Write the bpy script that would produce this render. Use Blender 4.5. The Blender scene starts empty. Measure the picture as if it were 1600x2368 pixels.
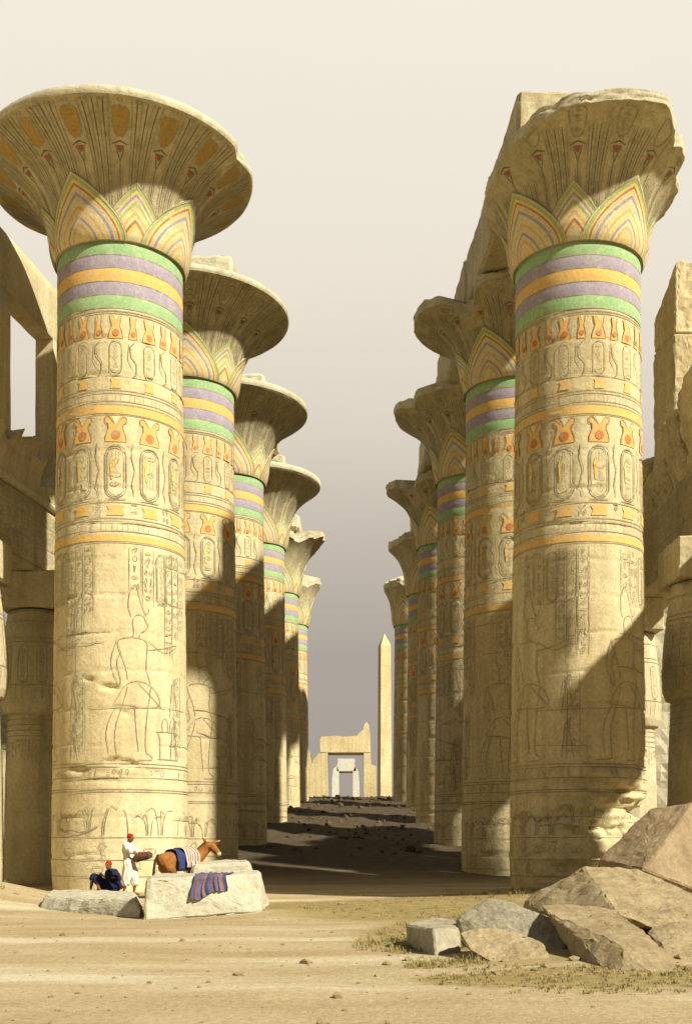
import bpy, bmesh, math, random
from mathutils import Vector, Matrix, noise
PI = math.pi
sc = bpy.context.scene
col = sc.collection
EYE, F, VX, HY = 1.47, 2600.0, 810.0, 1950.0      # eye height; focal length, vanishing point in photograph pixels

def P(x, y, Y):                                    # a point at real distance Y
    return Vector(((x-VX)*Y/F, Y, EYE-(y-HY)*Y/F))

# ------------------------------------------------------------------ materials
def new_mat(name):
    m = bpy.data.materials.new(name); m.use_nodes = True
    nt = m.node_tree
    for n in list(nt.nodes): nt.nodes.remove(n)
    out = nt.nodes.new('ShaderNodeOutputMaterial'); b = nt.nodes.new('ShaderNodeBsdfPrincipled')
    nt.links.new(b.outputs[0], out.inputs[0])
    b.inputs['Roughness'].default_value = .95
    b.inputs['Specular IOR Level'].default_value = .15
    return m, nt, b
def coords(nt, scale=(1,1,1), rnd=True):
    tc = nt.nodes.new('ShaderNodeTexCoord')
    v = tc.outputs['Object']
    if rnd:
        oi = nt.nodes.new('ShaderNodeObjectInfo')
        ml = nt.nodes.new('ShaderNodeMath'); ml.operation = 'MULTIPLY'; ml.inputs[1].default_value = 61.
        nt.links.new(oi.outputs['Random'], ml.inputs[0])
        ad = nt.nodes.new('ShaderNodeVectorMath'); ad.operation = 'ADD'
        nt.links.new(v, ad.inputs[0]); nt.links.new(ml.outputs[0], ad.inputs[1]); v = ad.outputs[0]
    mp = nt.nodes.new('ShaderNodeMapping'); mp.inputs['Scale'].default_value = scale
    nt.links.new(v, mp.inputs[0])
    return mp.outputs[0]
def noise_node(nt, vec, scale, detail=5, rough=.6):
    n = nt.nodes.new('ShaderNodeTexNoise')
    n.inputs['Scale'].default_value = scale; n.inputs['Detail'].default_value = detail
    n.inputs['Roughness'].default_value = rough
    nt.links.new(vec, n.inputs['Vector']); return n.outputs['Fac']
def ramp(nt, fac, stops):
    r = nt.nodes.new('ShaderNodeValToRGB'); e = r.color_ramp.elements
    while len(e) < len(stops): e.new(.5)
    for el, (p, c) in zip(e, stops):
        el.position = p; el.color = (c[0], c[1], c[2], 1)
    nt.links.new(fac, r.inputs[0]); return r.outputs[0]
def mix(nt, a, b, fac, mode='MIX'):
    m = nt.nodes.new('ShaderNodeMix'); m.data_type = 'RGBA'; m.blend_type = mode
    for s, v in ((m.inputs[0], fac), (m.inputs[6], a), (m.inputs[7], b)):
        if hasattr(v, 'links') or hasattr(v, 'is_linked'): nt.links.new(v, s)
        else: s.default_value = v if isinstance(v, (int, float)) else (v[0], v[1], v[2], 1)
    return m.outputs[2]
def bump(nt, b, h, dist=.05, strength=.6):
    n = nt.nodes.new('ShaderNodeBump'); n.inputs['Strength'].default_value = strength
    n.inputs['Distance'].default_value = dist
    nt.links.new(h, n.inputs['Height']); nt.links.new(n.outputs[0], b.inputs['Normal'])
def stone(name, light, dark, stain=(.2,.13,.06), stain_amt=.35, big=.35, grain=9., bmp=.05, streak=True):
    m, nt, b = new_mat(name)
    v = coords(nt)
    n1 = noise_node(nt, v, big, 6, .62)
    c = ramp(nt, n1, [(.32, dark), (.62, light)])
    n2 = noise_node(nt, v, big*4.3, 5, .7)
    f2 = ramp(nt, n2, [(.5, (0,0,0)), (.75, (stain_amt,)*3)])
    c = mix(nt, c, stain, f2)
    if streak:
        vs = coords(nt, (2.6, 2.6, .16))
        n3 = noise_node(nt, vs, 1.1, 4, .6)
        f3 = ramp(nt, n3, [(.45, (0,0,0)), (.72, (.38,)*3)])
        c = mix(nt, c, [x*.5 for x in dark], f3)
    n4 = noise_node(nt, v, grain, 8, .75)
    f4 = ramp(nt, n4, [(.3, (.72,.72,.72)), (.7, (1.12,1.12,1.1))])
    c = mix(nt, c, f4, 1., 'MULTIPLY')
    oi = nt.nodes.new('ShaderNodeObjectInfo'); rv = ramp(nt, oi.outputs['Random'], [(0, (.88,.87,.84)), (1, (1.06,1.05,1.03))])
    c = mix(nt, c, rv, 1., 'MULTIPLY')
    nt.links.new(c, b.inputs['Base Color'])
    mx = nt.nodes.new('ShaderNodeMath'); mx.operation = 'ADD'
    nt.links.new(n4, mx.inputs[0]); nt.links.new(n2, mx.inputs[1])
    bump(nt, b, mx.outputs[0], bmp)
    return m
def pigment(name, colr, wear=(.5,.42,.26), amt=.45):
    m, nt, b = new_mat(name); v = coords(nt)
    n = noise_node(nt, v, 2.2, 7, .7)
    f = ramp(nt, n, [(.42, (0,0,0)), (.72, (amt,)*3)])
    c = mix(nt, colr, wear, f)
    nf = noise_node(nt, v, 4.5, 9, .8)
    c = mix(nt, c, wear, ramp(nt, nf, [(.53, (0,0,0)), (.59, (min(1, amt*1.3),)*3)]))
    n2 = noise_node(nt, v, 11, 5, .7)
    c = mix(nt, c, ramp(nt, n2, [(.3, (.8,.8,.8)), (.7, (1.1,1.1,1.1))]), 1., 'MULTIPLY')
    nt.links.new(c, b.inputs['Base Color']); bump(nt, b, n2, .02)
    return m

M = {}
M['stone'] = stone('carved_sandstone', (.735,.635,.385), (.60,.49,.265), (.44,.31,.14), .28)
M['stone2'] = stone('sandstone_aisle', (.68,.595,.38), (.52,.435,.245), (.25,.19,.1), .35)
M['cap'] = stone('capital_sandstone', (.66,.575,.345), (.50,.425,.24), (.16,.14,.09), .5, .6)
M['rim'] = stone('capital_rim_stone', (.72,.66,.47), (.56,.49,.32), (.35,.29,.17), .25, .8)
M['pale'] = stone('pale_limestone', (.66,.60,.43), (.52,.46,.30), (.36,.30,.18), .3, .9, 12, .04, False)
M['block'] = stone('white_limestone', (.60,.56,.43), (.50,.46,.33), (.34,.3,.2), .3, 1.2, 14, .035, False)
M['rock'] = stone('tan_rock', (.47,.375,.22), (.33,.25,.135), (.22,.15,.075), .5, 1.5, 14, .05, False)
M['rockg'] = stone('grey_rock', (.45,.405,.29), (.32,.28,.19), (.13,.1,.06), .5, 1.5, 14, .05, False)
M['rockb'] = stone('brown_rock', (.42,.32,.19), (.30,.215,.12), (.2,.13,.07), .5, 1.5, 14, .05, False)
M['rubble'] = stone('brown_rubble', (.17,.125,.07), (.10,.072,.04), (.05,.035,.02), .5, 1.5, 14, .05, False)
M['gate'] = stone('ochre_gate_stone', (.82,.68,.38), (.66,.53,.27), (.6,.5,.3), .2, .3, 4, .05)  # ochre stone, its colour lightened in place of distance haze
M['gatew'] = stone('white_gate_stone', (.88,.85,.72), (.8,.76,.62), (.6,.5,.3), .15, .3, 4, .05, False)  # white stone, lightened likewise to stand for haze
M['line'] = pigment('incised_line', (.31,.26,.155), (.50,.425,.26), .9)
M['pgreen'] = pigment('leaf_green_paint', (.38,.46,.16), (.55,.5,.25), .5)
M['lineb'] = pigment('grey_blue_line', (.13,.13,.115), (.26,.22,.13), .7)
M['ochre'] = pigment('ochre_paint', (.78,.47,.13), (.62,.5,.27), amt=.45)
M['orange'] = pigment('orange_paint', (.78,.43,.11), (.62,.5,.27), amt=.6)
M['rust'] = pigment('rust_paint', (.52,.19,.06), amt=.4)
M['brown'] = pigment('brown_gold_paint', (.50,.30,.06), (.38,.28,.12), .45)
M['green'] = pigment('green_paint', (.30,.48,.215), (.50,.55,.30), .55)
M['lav'] = pigment('lavender_paint', (.37,.31,.37), (.5,.44,.38), .5)
M['yel'] = pigment('yellow_paint', (.80,.60,.20), amt=.4)
M['cream'] = pigment('cream_ground', (.72,.64,.38), (.56,.48,.27), .5)
M['red'] = pigment('faded_red_paint', (.36,.12,.07), (.3,.2,.12), .5)

def plain(name, c, rough=.9, var=.25, sc_=30):
    m, nt, b = new_mat(name); v = coords(nt, rnd=False); n = noise_node(nt, v, sc_, 3)
    k = 1-var
    cc = mix(nt, c, ramp(nt, n, [(.3, (k,k,k)), (.7, (1.1,1.1,1.1))]), 1., 'MULTIPLY')
    nt.links.new(cc, b.inputs['Base Color']); b.inputs['Roughness'].default_value = rough
    bump(nt, b, n, .006); return m
M['skin'] = plain('brown_skin', (.23,.09,.035), .6, .1)
M['eye'] = plain('dark_eye', (.01,.008,.006), .4)
M['whitecloth'] = plain('white_cotton', (.72,.68,.55), .9, .15, 12)
M['navy'] = plain('navy_cloth', (.018,.022,.06), .9, .4, 12)
M['redcap'] = plain('red_felt', (.42,.022,.012), .85)
M['fur'] = plain('brown_fur', (.36,.145,.035), .8, .45, 7)
M['furdark'] = plain('dark_fur', (.06,.035,.02), .85, .4)
M['furpale'] = plain('pale_fur', (.62,.47,.26), .85, .2)
M['bluecloth'] = plain('blue_saddle_cloth', (.04,.055,.15), .9, .3)
M['bundle'] = plain('brown_bundle', (.16,.075,.045), .9, .5, 20)
def striped(name, cols, axis, scale):
    m, nt, b = new_mat(name); tc = nt.nodes.new('ShaderNodeTexCoord')
    sp = nt.nodes.new('ShaderNodeSeparateXYZ'); nt.links.new(tc.outputs['UV'], sp.inputs[0])
    ml = nt.nodes.new('ShaderNodeMath'); ml.operation = 'MULTIPLY'; ml.inputs[1].default_value = scale
    nt.links.new(sp.outputs[axis], ml.inputs[0])
    fr = nt.nodes.new('ShaderNodeMath'); fr.operation = 'FRACT'; nt.links.new(ml.outputs[0], fr.inputs[0])
    r = nt.nodes.new('ShaderNodeValToRGB'); r.color_ramp.interpolation = 'CONSTANT'
    e = r.color_ramp.elements
    while len(e) < len(cols): e.new(.5)
    for i, c in enumerate(cols): e[i].position = i/len(cols); e[i].color = (*c, 1)
    nt.links.new(fr.outputs[0], r.inputs[0])
    n = noise_node(nt, coords(nt, rnd=False), 25, 4)
    cc = mix(nt, r.outputs[0], ramp(nt, n, [(.3, (.75,.75,.75)), (.7, (1.1,1.1,1.1))]), 1., 'MULTIPLY')
    nt.links.new(cc, b.inputs['Base Color']); bump(nt, b, n, .01); return m
M['stripes'] = striped('striped_blanket', [(.75,.68,.52),(.45,.06,.04),(.75,.68,.52),(.25,.05,.05),(.7,.62,.45),(.5,.1,.06)], 0, 2)
M['drape'] = striped('blue_brown_cloth', [(.10,.09,.17),(.17,.10,.08),(.12,.11,.22),(.22,.14,.11),(.07,.06,.13)], 0, 2)

# ------------------------------------------------------------------ mesh building
class MB:
    def __init__(s): s.v = []; s.f = []; s.m = []; s.names = []
    def mat(s, k):
        if k not in s.names: s.names.append(k)
        return s.names.index(k)
    def face(s, idx, k): s.f.append(tuple(idx)); s.m.append(s.mat(k))
    def grid(s, fn, nu, nv, k, wrap=False, skip=None):
        b = len(s.v); cu = nu if wrap else nu+1
        for j in range(nv+1):
            for i in range(cu): s.v.append(tuple(fn(i/nu, j/nv)))
        for j in range(nv):
            for i in range(nu):
                if skip and skip((i+.5)/nu, (j+.5)/nv): continue
                i2 = (i+1) % cu if wrap else i+1
                s.face((b+j*cu+i, b+j*cu+i2, b+(j+1)*cu+i2, b+(j+1)*cu+i), k)
    def ribbon(s, surf, pts, w, k, off=.03, maxlen=.3):
        out = [pts[0]]
        for a, b in zip(pts, pts[1:]):
            L = math.hypot(b[0]-a[0], b[1]-a[1]); n = max(1, int(math.ceil(L/maxlen)))
            for i in range(1, n+1): out.append((a[0]+(b[0]-a[0])*i/n, a[1]+(b[1]-a[1])*i/n))
        o2 = [out[0]]
        for q in out[1:]:
            if math.hypot(q[0]-o2[-1][0], q[1]-o2[-1][1]) > 1e-4: o2.append(q)
        if len(o2) < 2: return
        b = len(s.v)
        for i, q in enumerate(o2):
            a0 = o2[max(0, i-1)]; a1 = o2[min(len(o2)-1, i+1)]
            dx, dy = a1[0]-a0[0], a1[1]-a0[1]; L = math.hypot(dx, dy) or 1
            ww = w*(.5 if i in (0, len(o2)-1) else 1)*.5
            nx, ny = -dy/L*ww, dx/L*ww
            s.v.append(tuple(surf(q[0]+nx, q[1]+ny, off))); s.v.append(tuple(surf(q[0]-nx, q[1]-ny, off)))
        for i in range(len(o2)-1): s.face((b+2*i, b+2*i+1, b+2*i+3, b+2*i+2), k)
    def shape(s, surf, u0, prof, k, off=.02, nc=4, skip=None):     # prof: (v, halfwidth) rows
        b = len(s.v)
        for v, h in prof:
            for c in range(nc+1): s.v.append(tuple(surf(u0-h+2*h*c/nc, v, off)))
        for j in range(len(prof)-1):
            if skip and skip(u0, prof[j+1][0]): continue
            for c in range(nc): s.face((b+j*(nc+1)+c, b+j*(nc+1)+c+1, b+(j+1)*(nc+1)+c+1, b+(j+1)*(nc+1)+c), k)
    def mesh(s, name, smooth=True):
        me = bpy.data.meshes.new(name); me.from_pydata(s.v, [], s.f)
        for n in s.names: me.materials.append(M[n])
        me.polygons.foreach_set('material_index', s.m)
        me.polygons.foreach_set('use_smooth', [smooth]*len(s.f)); me.update(); return me

def link(name, me, parent=None, loc=None, rz=0):
    o = bpy.data.objects.new(name, me); col.objects.link(o)
    if parent: o.parent = parent
    if loc is not None: o.location = loc
    if rz: o.rotation_euler.z = rz
    return o
def tag(o, label=None, cat=None, group=None, kind=None):
    if label: o['label'] = label
    if cat: o['category'] = cat
    if group: o['group'] = group
    if kind or label: o['kind'] = kind or 'thing'
    return o
def fn3(p, s=1., seed=0): return noise.fractal(Vector(p)*s+Vector((seed*7.3, seed*3.1, seed*5.7)), 1., 2., 4)

def rock_mesh(pts, mat, cuts=5, amp=.03, bev=.05, seed=0, freq=2.5, step=0.):
    bm = bmesh.new()
    for p in pts: bm.verts.new(p)
    r = bmesh.ops.convex_hull(bm, input=bm.verts)
    bmesh.ops.delete(bm, geom=[g for g in r['geom_interior'] if isinstance(g, bmesh.types.BMVert)], context='VERTS')
    bmesh.ops.dissolve_limit(bm, angle_limit=.12, verts=bm.verts[:], edges=bm.edges[:])
    if bev: bmesh.ops.bevel(bm, geom=bm.edges[:], offset=bev, segments=1, affect='EDGES', clamp_overlap=True)
    bmesh.ops.triangulate(bm, faces=bm.faces[:])
    # split long edges until the surface can carry the roughness
    size = max((Vector(a)-Vector(b)).length for a in pts for b in pts)
    target = size/(cuts*5.)
    for _ in range(7):
        le = [e for e in bm.edges if e.calc_length() > target*1.5]
        if not le: break
        bmesh.ops.subdivide_edges(bm, edges=le, cuts=1); bmesh.ops.triangulate(bm, faces=bm.faces[:])
    bm.normal_update()
    for v in bm.verts:
        n = fn3(v.co, freq, seed)*.7+fn3(v.co, freq*3.7, seed+3)*.35
        c = noise.cell(v.co*freq*.7)*.5
        v.co += v.normal*amp*(n*1.5+c*.5)
    me = bpy.data.meshes.new('rock'); bm.to_mesh(me); bm.free(); me.materials.append(M[mat]); return me
def rebase(me):                                    # origin to the middle of the underside
    xs = [v.co.x for v in me.vertices]; ys = [v.co.y for v in me.vertices]; zs = [v.co.z for v in me.vertices]
    c = Vector(((min(xs)+max(xs))/2, (min(ys)+max(ys))/2, min(zs))); me.transform(Matrix.Translation(-c)); return c
def rock(name, pts, mat, label=None, cat=None, parent=None, group=None, **kw):
    me = rock_mesh(pts, mat, **kw)
    if parent is None:
        c = rebase(me); o = link(name, me, None, c); return tag(o, label, cat, group)
    return link(name, me, parent)
def boxpts(x0, x1, y0, y1, z0, z1, j=0., seed=0, rz=0.):
    rnd = random.Random(seed); cx, cy = (x0+x1)/2, (y0+y1)/2; out = []
    for x in (x0, x1):
        for y in (y0, y1):
            for z in (z0, z1):
                dx, dy = x-cx+rnd.uniform(-j, j), y-cy+rnd.uniform(-j, j)
                out.append((cx+dx*math.cos(rz)-dy*math.sin(rz), cy+dx*math.sin(rz)+dy*math.cos(rz), z+rnd.uniform(-j, j)))
    return out

# ------------------------------------------------------------------ glyphs
G = [
 [[(0,.1),(1,.1)],[(0,.3),(.15,.4),(.3,.3),(.45,.4),(.6,.3),(.75,.4),(.9,.3),(1,.35)]],
 [[(.5,0),(.5,.5),(.2,.6),(.3,.95),(.5,1),(.7,.95),(.8,.6),(.5,.5)],[(.1,.42),(.9,.42)]],
 [[(.1,0),(.3,0)],[(.2,0),(.3,.3),(.05,.45),(.3,.75),(.5,.85),(.5,1),(.7,1),(.85,.9),(.68,.85),(.75,.6),(.6,.4),(.4,.3)],[(.5,.35),(.5,0),(.7,0)]],
 [[(.2,.5),(.3,.75),(.5,.85),(.7,.75),(.8,.5),(.7,.25),(.5,.15),(.3,.25),(.2,.5)]],
 [[(.2,.1),(.8,.1),(.8,.8),(.2,.8),(.2,.1)],[(.4,.3),(.6,.3),(.6,.6)]],
 [[(.3,0),(.35,.6),(.3,1),(.55,.8),(.5,.5),(.45,0)]],
 [[(0,.5),(.25,.7),(.6,.72),(1,.5),(.6,.35),(.25,.35),(0,.5)],[(.4,.52),(.55,.6),(.55,.45),(.4,.52)]],
 [[(.1,.2),(.5,.15),(.9,.2),(1,.5),(.85,.6)],[(.1,.2),(0,.35),(.2,.5)]],
 [[(.4,1),(.6,1),(.6,.2),(.95,.2),(.95,.05),(.35,.05),(.4,1)]],
 [[(0,.6),(0,.3),(.2,.12),(.8,.12),(1,.3),(1,.6)],[(0,.6),(1,.6)]],
 [[(.5,0),(.5,1)],[(.2,0),(.2,1)],[(.8,0),(.8,1)]],
 [[(.5,0),(.45,.5),(.2,.7),(.35,.95),(.65,.95),(.8,.7),(.55,.5)],[(.2,.3),(.8,.2)]],
 [[(.15,0),(.25,.5),(.5,.75),(.45,.95),(.65,.95),(.6,.7),(.75,.4),(.95,.3)],[(.25,.5),(.5,.2),(.8,0)],[(.6,.7),(.9,.65)]],
 [[(.1,.1),(.9,.1),(.9,.25),(.1,.25),(.1,.1)],[(.3,.45),(.7,.45)],[(.3,.65),(.7,.65)]],
]
def glyph(mb, surf, u, v, w, h, rnd, k='line', lw=.03, off=.03):
    lw = lw*.72
    for pl in rnd.choice(G): mb.ribbon(surf, [(u+p[0]*w, v+p[1]*h) for p in pl], lw, k, off)
def textcol(mb, surf, u, v0, v1, w, rnd, lw=.03, k='line', border=True):
    v = v1
    while v > v0+w*.6:
        h = w*rnd.uniform(.45, 1.15)
        if rnd.random() < .35:
            glyph(mb, surf, u+w*.05, v-h, w*.42, h*.9, rnd, k, lw); glyph(mb, surf, u+w*.55, v-h, w*.42, h*.9, rnd, k, lw)
        else: glyph(mb, surf, u+w*.12, v-h, w*.76, h*.9, rnd, k, lw)
        v -= h+w*.1
    if border:
        for uu in (u-w*.08, u+w*1.08): mb.ribbon(surf, [(uu, v0), (uu, v1)], lw*.8, k, .03, .8)
def cartouche(mb, surf, u, v0, v1, w, rnd, lw=.035, fillc=None, dbl=True):
    lw = lw*.8
    r = w/2
    def ring(r, a, b):
        pts = [(u+r*math.cos(t), b-r+r*math.sin(t)) for t in [PI*i/7 for i in range(8)]]
        pts += [(u+r*math.cos(t), a+r+r*math.sin(t)) for t in [PI+PI*i/7 for i in range(8)]]
        return pts+[pts[0]]
    mb.ribbon(surf, ring(r, v0, v1), lw, 'line')
    if dbl: mb.ribbon(surf, ring(r*.78, v0+r*.2, v1-r*.2), lw*.6, 'line')
    mb.ribbon(surf, [(u-r, v0-lw*1.4), (u+r, v0-lw*1.4)], lw, 'line')
    v = v1-r*.55; gw = w*.55
    while v > v0+r*.9:
        h = gw*rnd.uniform(.5, .95)
        glyph(mb, surf, u-gw/2, v-h, gw, h, rnd, 'line', lw*.75); v -= h*1.15
    if fillc:
        a = v0+(v1-v0)*.35; mb.shape(surf, u-w*.18, [(a, .05*w), (a+(v1-v0)*.3, .12*w), (a+(v1-v0)*.42, .04*w)], fillc, .02, 1)

FIG = [  # a striding figure with one arm raised, in units of its height
 [(.30,0),(.42,0),(.40,.03),(.35,.05),(.36,.25),(.39,.40),(.40,.48)],
 [(.02,0),(.16,0),(.13,.05),(.12,.2),(.20,.40),(.22,.48)],
 [(.30,.05),(.28,.22),(.27,.36)],[(.08,.04),(.05,.2),(.14,.36)],
 [(.12,.36),(.52,.33),(.42,.50),(.22,.52),(.12,.36)],[(.30,.50),(.50,.34)],
 [(.22,.52),(.20,.62),(.15,.72),(.14,.78),(.26,.80),(.38,.78),(.37,.7),(.36,.6),(.40,.50)],
 [(.26,.80),(.27,.84),(.25,.90),(.29,.95),(.35,.94),(.36,.90),(.39,.88),(.35,.84),(.31,.82),(.31,.79)],
 [(.25,.93),(.22,.99),(.235,1.09),(.275,1.15),(.30,1.10),(.33,1.0),(.365,.94)],[(.36,.95),(.39,.965),(.385,.99)],
 [(.38,.78),(.52,.70),(.66,.76),(.68,.79),(.52,.74),(.38,.72)],
 [(.14,.78),(.08,.62),(.14,.50),(.16,.47),(.17,.52),(.13,.62),(.17,.70)],
]
STAFF = [[(.62,0),(.64,1.02)],[(.60,1.02),(.68,1.05)]]
TABLE = [[(.0,.0),(.4,.0)],[(.05,0),(.05,.3),(-.05,.32),(.45,.32),(.35,.3),(.35,0)],[(.1,.32),(.08,.42),(.14,.5),(.2,.42),(.18,.32)],[(.22,.32),(.24,.45),(.3,.52),(.36,.42),(.32,.32)]]
def smooth2(pl):
    for _ in range(2):
        q = [pl[0]]
        for a, b in zip(pl, pl[1:]): q += [(a[0]*.75+b[0]*.25, a[1]*.75+b[1]*.25), (a[0]*.25+b[0]*.75, a[1]*.25+b[1]*.75)]
        pl = q+[pl[-1]]
    return pl
def draw(mb, surf, pls, u, v, s, flip=1, lw=.035):
    for pl in pls: mb.ribbon(surf, [(u+flip*p[0]*s*.82, v+p[1]*s) for p in smooth2(pl)], lw, 'line')

# ------------------------------------------------------------------ great column
Z_NB, Z_NT = 17.42, 19.42                          # necking bands
def shaft_r(z):
    t = max(0, min(1, z/17.4)); r = 2.13-.21*t
    if z < 1.2: r -= .07*(1-z/1.2)**2
    return r
def make_shaft(seed, damage=None, dense=1., phase=0.):
    rnd = random.Random(seed); mb = MB()
    def rad(th, z):
        r = shaft_r(z)+.012*fn3((math.cos(th)*2, math.sin(th)*2, z), .9, seed)
        for q in range(1, 16):                      # joints between drums
            d = abs(z-q*1.1-.05*math.sin(th*2+q))
            if d < .04: r -= .03*max(.2, .7+1.2*fn3((math.cos(th)*2, math.sin(th)*2, q), 1.5, seed))
        if damage: r -= damage(th, z)
        return r
    def surf(u, v, off=0.):
        th = u/2.0; r = rad(th, v)+off
        return (r*math.sin(th), -r*math.cos(th), v)
    mb.grid(lambda a, b: surf(a*4*PI, -.8+(Z_NB+.8)*b), 144, 300 if damage else 170, 'stone', wrap=True)
    C = 4*PI
    def ring(z, h, k, off=.012): mb.grid(lambda a, b: surf(a*C, z+h*b, off), 96, 1, k, wrap=True)
    def hline(z, lw=.025): ring(z, lw, 'line', .02)
    L = .032
    hline(17.32); hline(17.25)
    # upper row of horned vases
    n = 24
    for i in range(n):
        u = C*(i+.5)/n; big = i % 2 == 0; w = .19 if big else .11
        mb.shape(surf, u, [(16.52, w*1.15), (16.7, w), (16.9, w*.62), (17.05, w*.8), (17.2, w*.95)], 'orange', .018)
        mb.shape(surf, u, [(17.06, w*.08), (17.21, w*.42)], 'cream', .024, 2)
        r = .1 if big else .075
        mb.shape(surf, u, [(16.68+r*math.sin(t)-0.0, max(.004, r*math.cos(t))) for t in [-PI/2+PI*j/6 for j in range(7)]], 'rust', .026)
        for s in (-1, 1): mb.ribbon(surf, [(u+s*w*1.15, 16.52), (u+s*w, 16.7), (u+s*w*.62, 16.9), (u+s*w*.8, 17.05), (u+s*w*.95, 17.2)], .022, 'line')
        if big: cartouche(mb, surf, u, 15.45, 16.45, .36, rnd, .03, None, False)
        else:
            x = u; mb.ribbon(surf, [(x+.06,16.45),(x-.1,16.3),(x-.06,16.0),(x+.1,15.8),(x+.1,15.5),(x-.02,15.4)], .03, 'line')
            mb.ribbon(surf, [(x-.13,16.4),(x-.16,15.9),(x,15.6)], .022, 'line')
        if big:
            mb.shape(surf, u, [(15.02, .17), (15.2, .12), (15.3, .17)], 'ochre', .018)
    for z in (15.38, 14.95, 14.86, 14.62): hline(z, .022)
    for i in range(90):
        if rnd.random() < .7*dense: u = C*i/90; mb.ribbon(surf, [(u, 14.66), (u, 14.84)], .02, 'line')
    ring(14.26, .25, 'ochre', .014); hline(14.22, .02); hline(14.53, .02)
    # lower row
    n = 12
    for i in range(n):
        u = C*(i+.25)/n
        w = .30
        mb.shape(surf, u, [(13.42, w*1.05), (13.6, w*.98), (13.8, w*.75), (13.95, w*.78), (14.03, w*1.02), (14.16, w*1.0)], 'orange', .018)
        mb.shape(surf, u, [(13.92, w*.06), (14.17, w*.42)], 'cream', .024, 2)
        mb.shape(surf, u, [(13.62+.14*math.sin(t), max(.004, .14*math.cos(t))) for t in [-PI/2+PI*j/7 for j in range(8)]], 'rust', .027)
        for s in (-1, 1): mb.ribbon(surf, [(u+s*w*1.05, 13.42), (u+s*w*.98, 13.6), (u+s*w*.72, 13.8), (u+s*w*.74, 13.95), (u+s*w*1.05, 14.0), (u+s*w*1.05, 14.14), (u+s*w*.7, 14.17), (u+s*.1*w, 13.95)], .028, 'line')
        cartouche(mb, surf, u, 11.75, 13.32, .62, rnd, .042, 'yel' if i % 3 else 'ochre')
        mb.shape(surf, u, [(11.22, .26), (11.38, .2), (11.52, .28)], 'ochre', .018)
        textcol(mb, surf, u+.42, 11.2, 11.7, .25, rnd, .028, border=False)
        mb.ribbon(surf, [(u+.5,13.4),(u+.46,13.0),(u+.56,12.6),(u+.48,12.2),(u+.54,11.8)], .028, 'line')
    for z in (11.6, 11.12, 11.02, 10.74): hline(z, .022)
    for i in range(80):
        if rnd.random() < .8*dense: u = C*i/80; mb.ribbon(surf, [(u, 10.78), (u, 10.98)], .02, 'line')
    ring(10.45, .2, 'ochre', .014); hline(10.40, .02)
    # big scenes
    for i in range(4):
        u = C*(i+phase)/4
        draw(mb, surf, FIG, u, 3.95, 4.6, 1, .02)
        draw(mb, surf, STAFF if i % 2 else TABLE, u+(.0 if i % 2 else 1.7), 3.95 if i % 2 else 4.0, 4.6 if i % 2 else 2.6, 1, .022)
        for c in range(3): textcol(mb, surf, u-.75+c*.33-.35, 8.2-rnd.uniform(0, 1.2), 10.3, .27, rnd, .028)
        textcol(mb, surf, u+.9, 9.0, 10.3, .3, rnd, .028); textcol(mb, surf, u+1.3, 8.6, 10.3, .3, rnd, .028)
        cartouche(mb, surf, u+1.9, 8.7, 10.2, .36, rnd, .03)
        textcol(mb, surf, u-.75, 4.1, 6.6, .3, rnd, .026)
        for dz in (0, 1.3): mb.ribbon(surf, [(u+2.2,4.+dz),(u+2.3,5.+dz),(u+2.45,5.2+dz),(u+2.4,4.9+dz),(u+2.55,4.+dz)], .028, 'line')
    for z in (3.82, 3.72, 3.4, 3.05, 2.98): hline(z, .024)
    for i in range(70):
        if rnd.random() < .5: u = C*i/70; glyph(mb, surf, u, 3.45, .13, .24, rnd, 'line', .022)
    for i in range(22):
        u = C*i/22
        u += rnd.uniform(-.15, .15); hr = rnd.uniform(.6, 1.1)
        for s in (-.28, -.1, .08, .26):
            if rnd.random() < .7: mb.ribbon(surf, smooth2([(u+s*.25, 1.7), (u+s*.35, 2.1), (u+s+rnd.uniform(-.1, .1), 1.7+hr*rnd.uniform(.8, 1.05)), (u+s*1.7, 1.6+hr*rnd.uniform(.7, 1.))]), .02, 'line')
        if rnd.random() < .7: glyph(mb, surf, u-.15, 1.0, .35, .5, rnd, 'line', .028)
        if rnd.random() < .6: glyph(mb, surf, u+.1, .55, .3, .35, rnd, 'line', .026)
    for z in (1.62, .95, .45): hline(z, .02)
    for q in (2.2, 4.4, 5.5, 7.7, 8.8, 9.9):      # open seams between drums
        a0 = rnd.uniform(0, C)
        for _ in range(2):
            u = a0; pts = []
            for j in range(rnd.randint(8, 18)): pts.append((u, q+.05*math.sin(u+q)+rnd.uniform(-.015, .015))); u += .22
            mb.ribbon(surf, pts, .018, 'line', .02); a0 += rnd.uniform(3, 5)
    # cracks
    for i in range(9):
        u = rnd.uniform(0, C); v = rnd.uniform(.5, 10); pts = [(u, v)]
        for j in range(rnd.randint(4, 12)):
            u += rnd.uniform(.05, .25); v += rnd.uniform(-.09, .07); pts.append((u, v))
        mb.ribbon(surf, pts, rnd.uniform(.02, .045), 'line', .034)
    return mb.mesh('column_shaft'), surf

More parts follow.
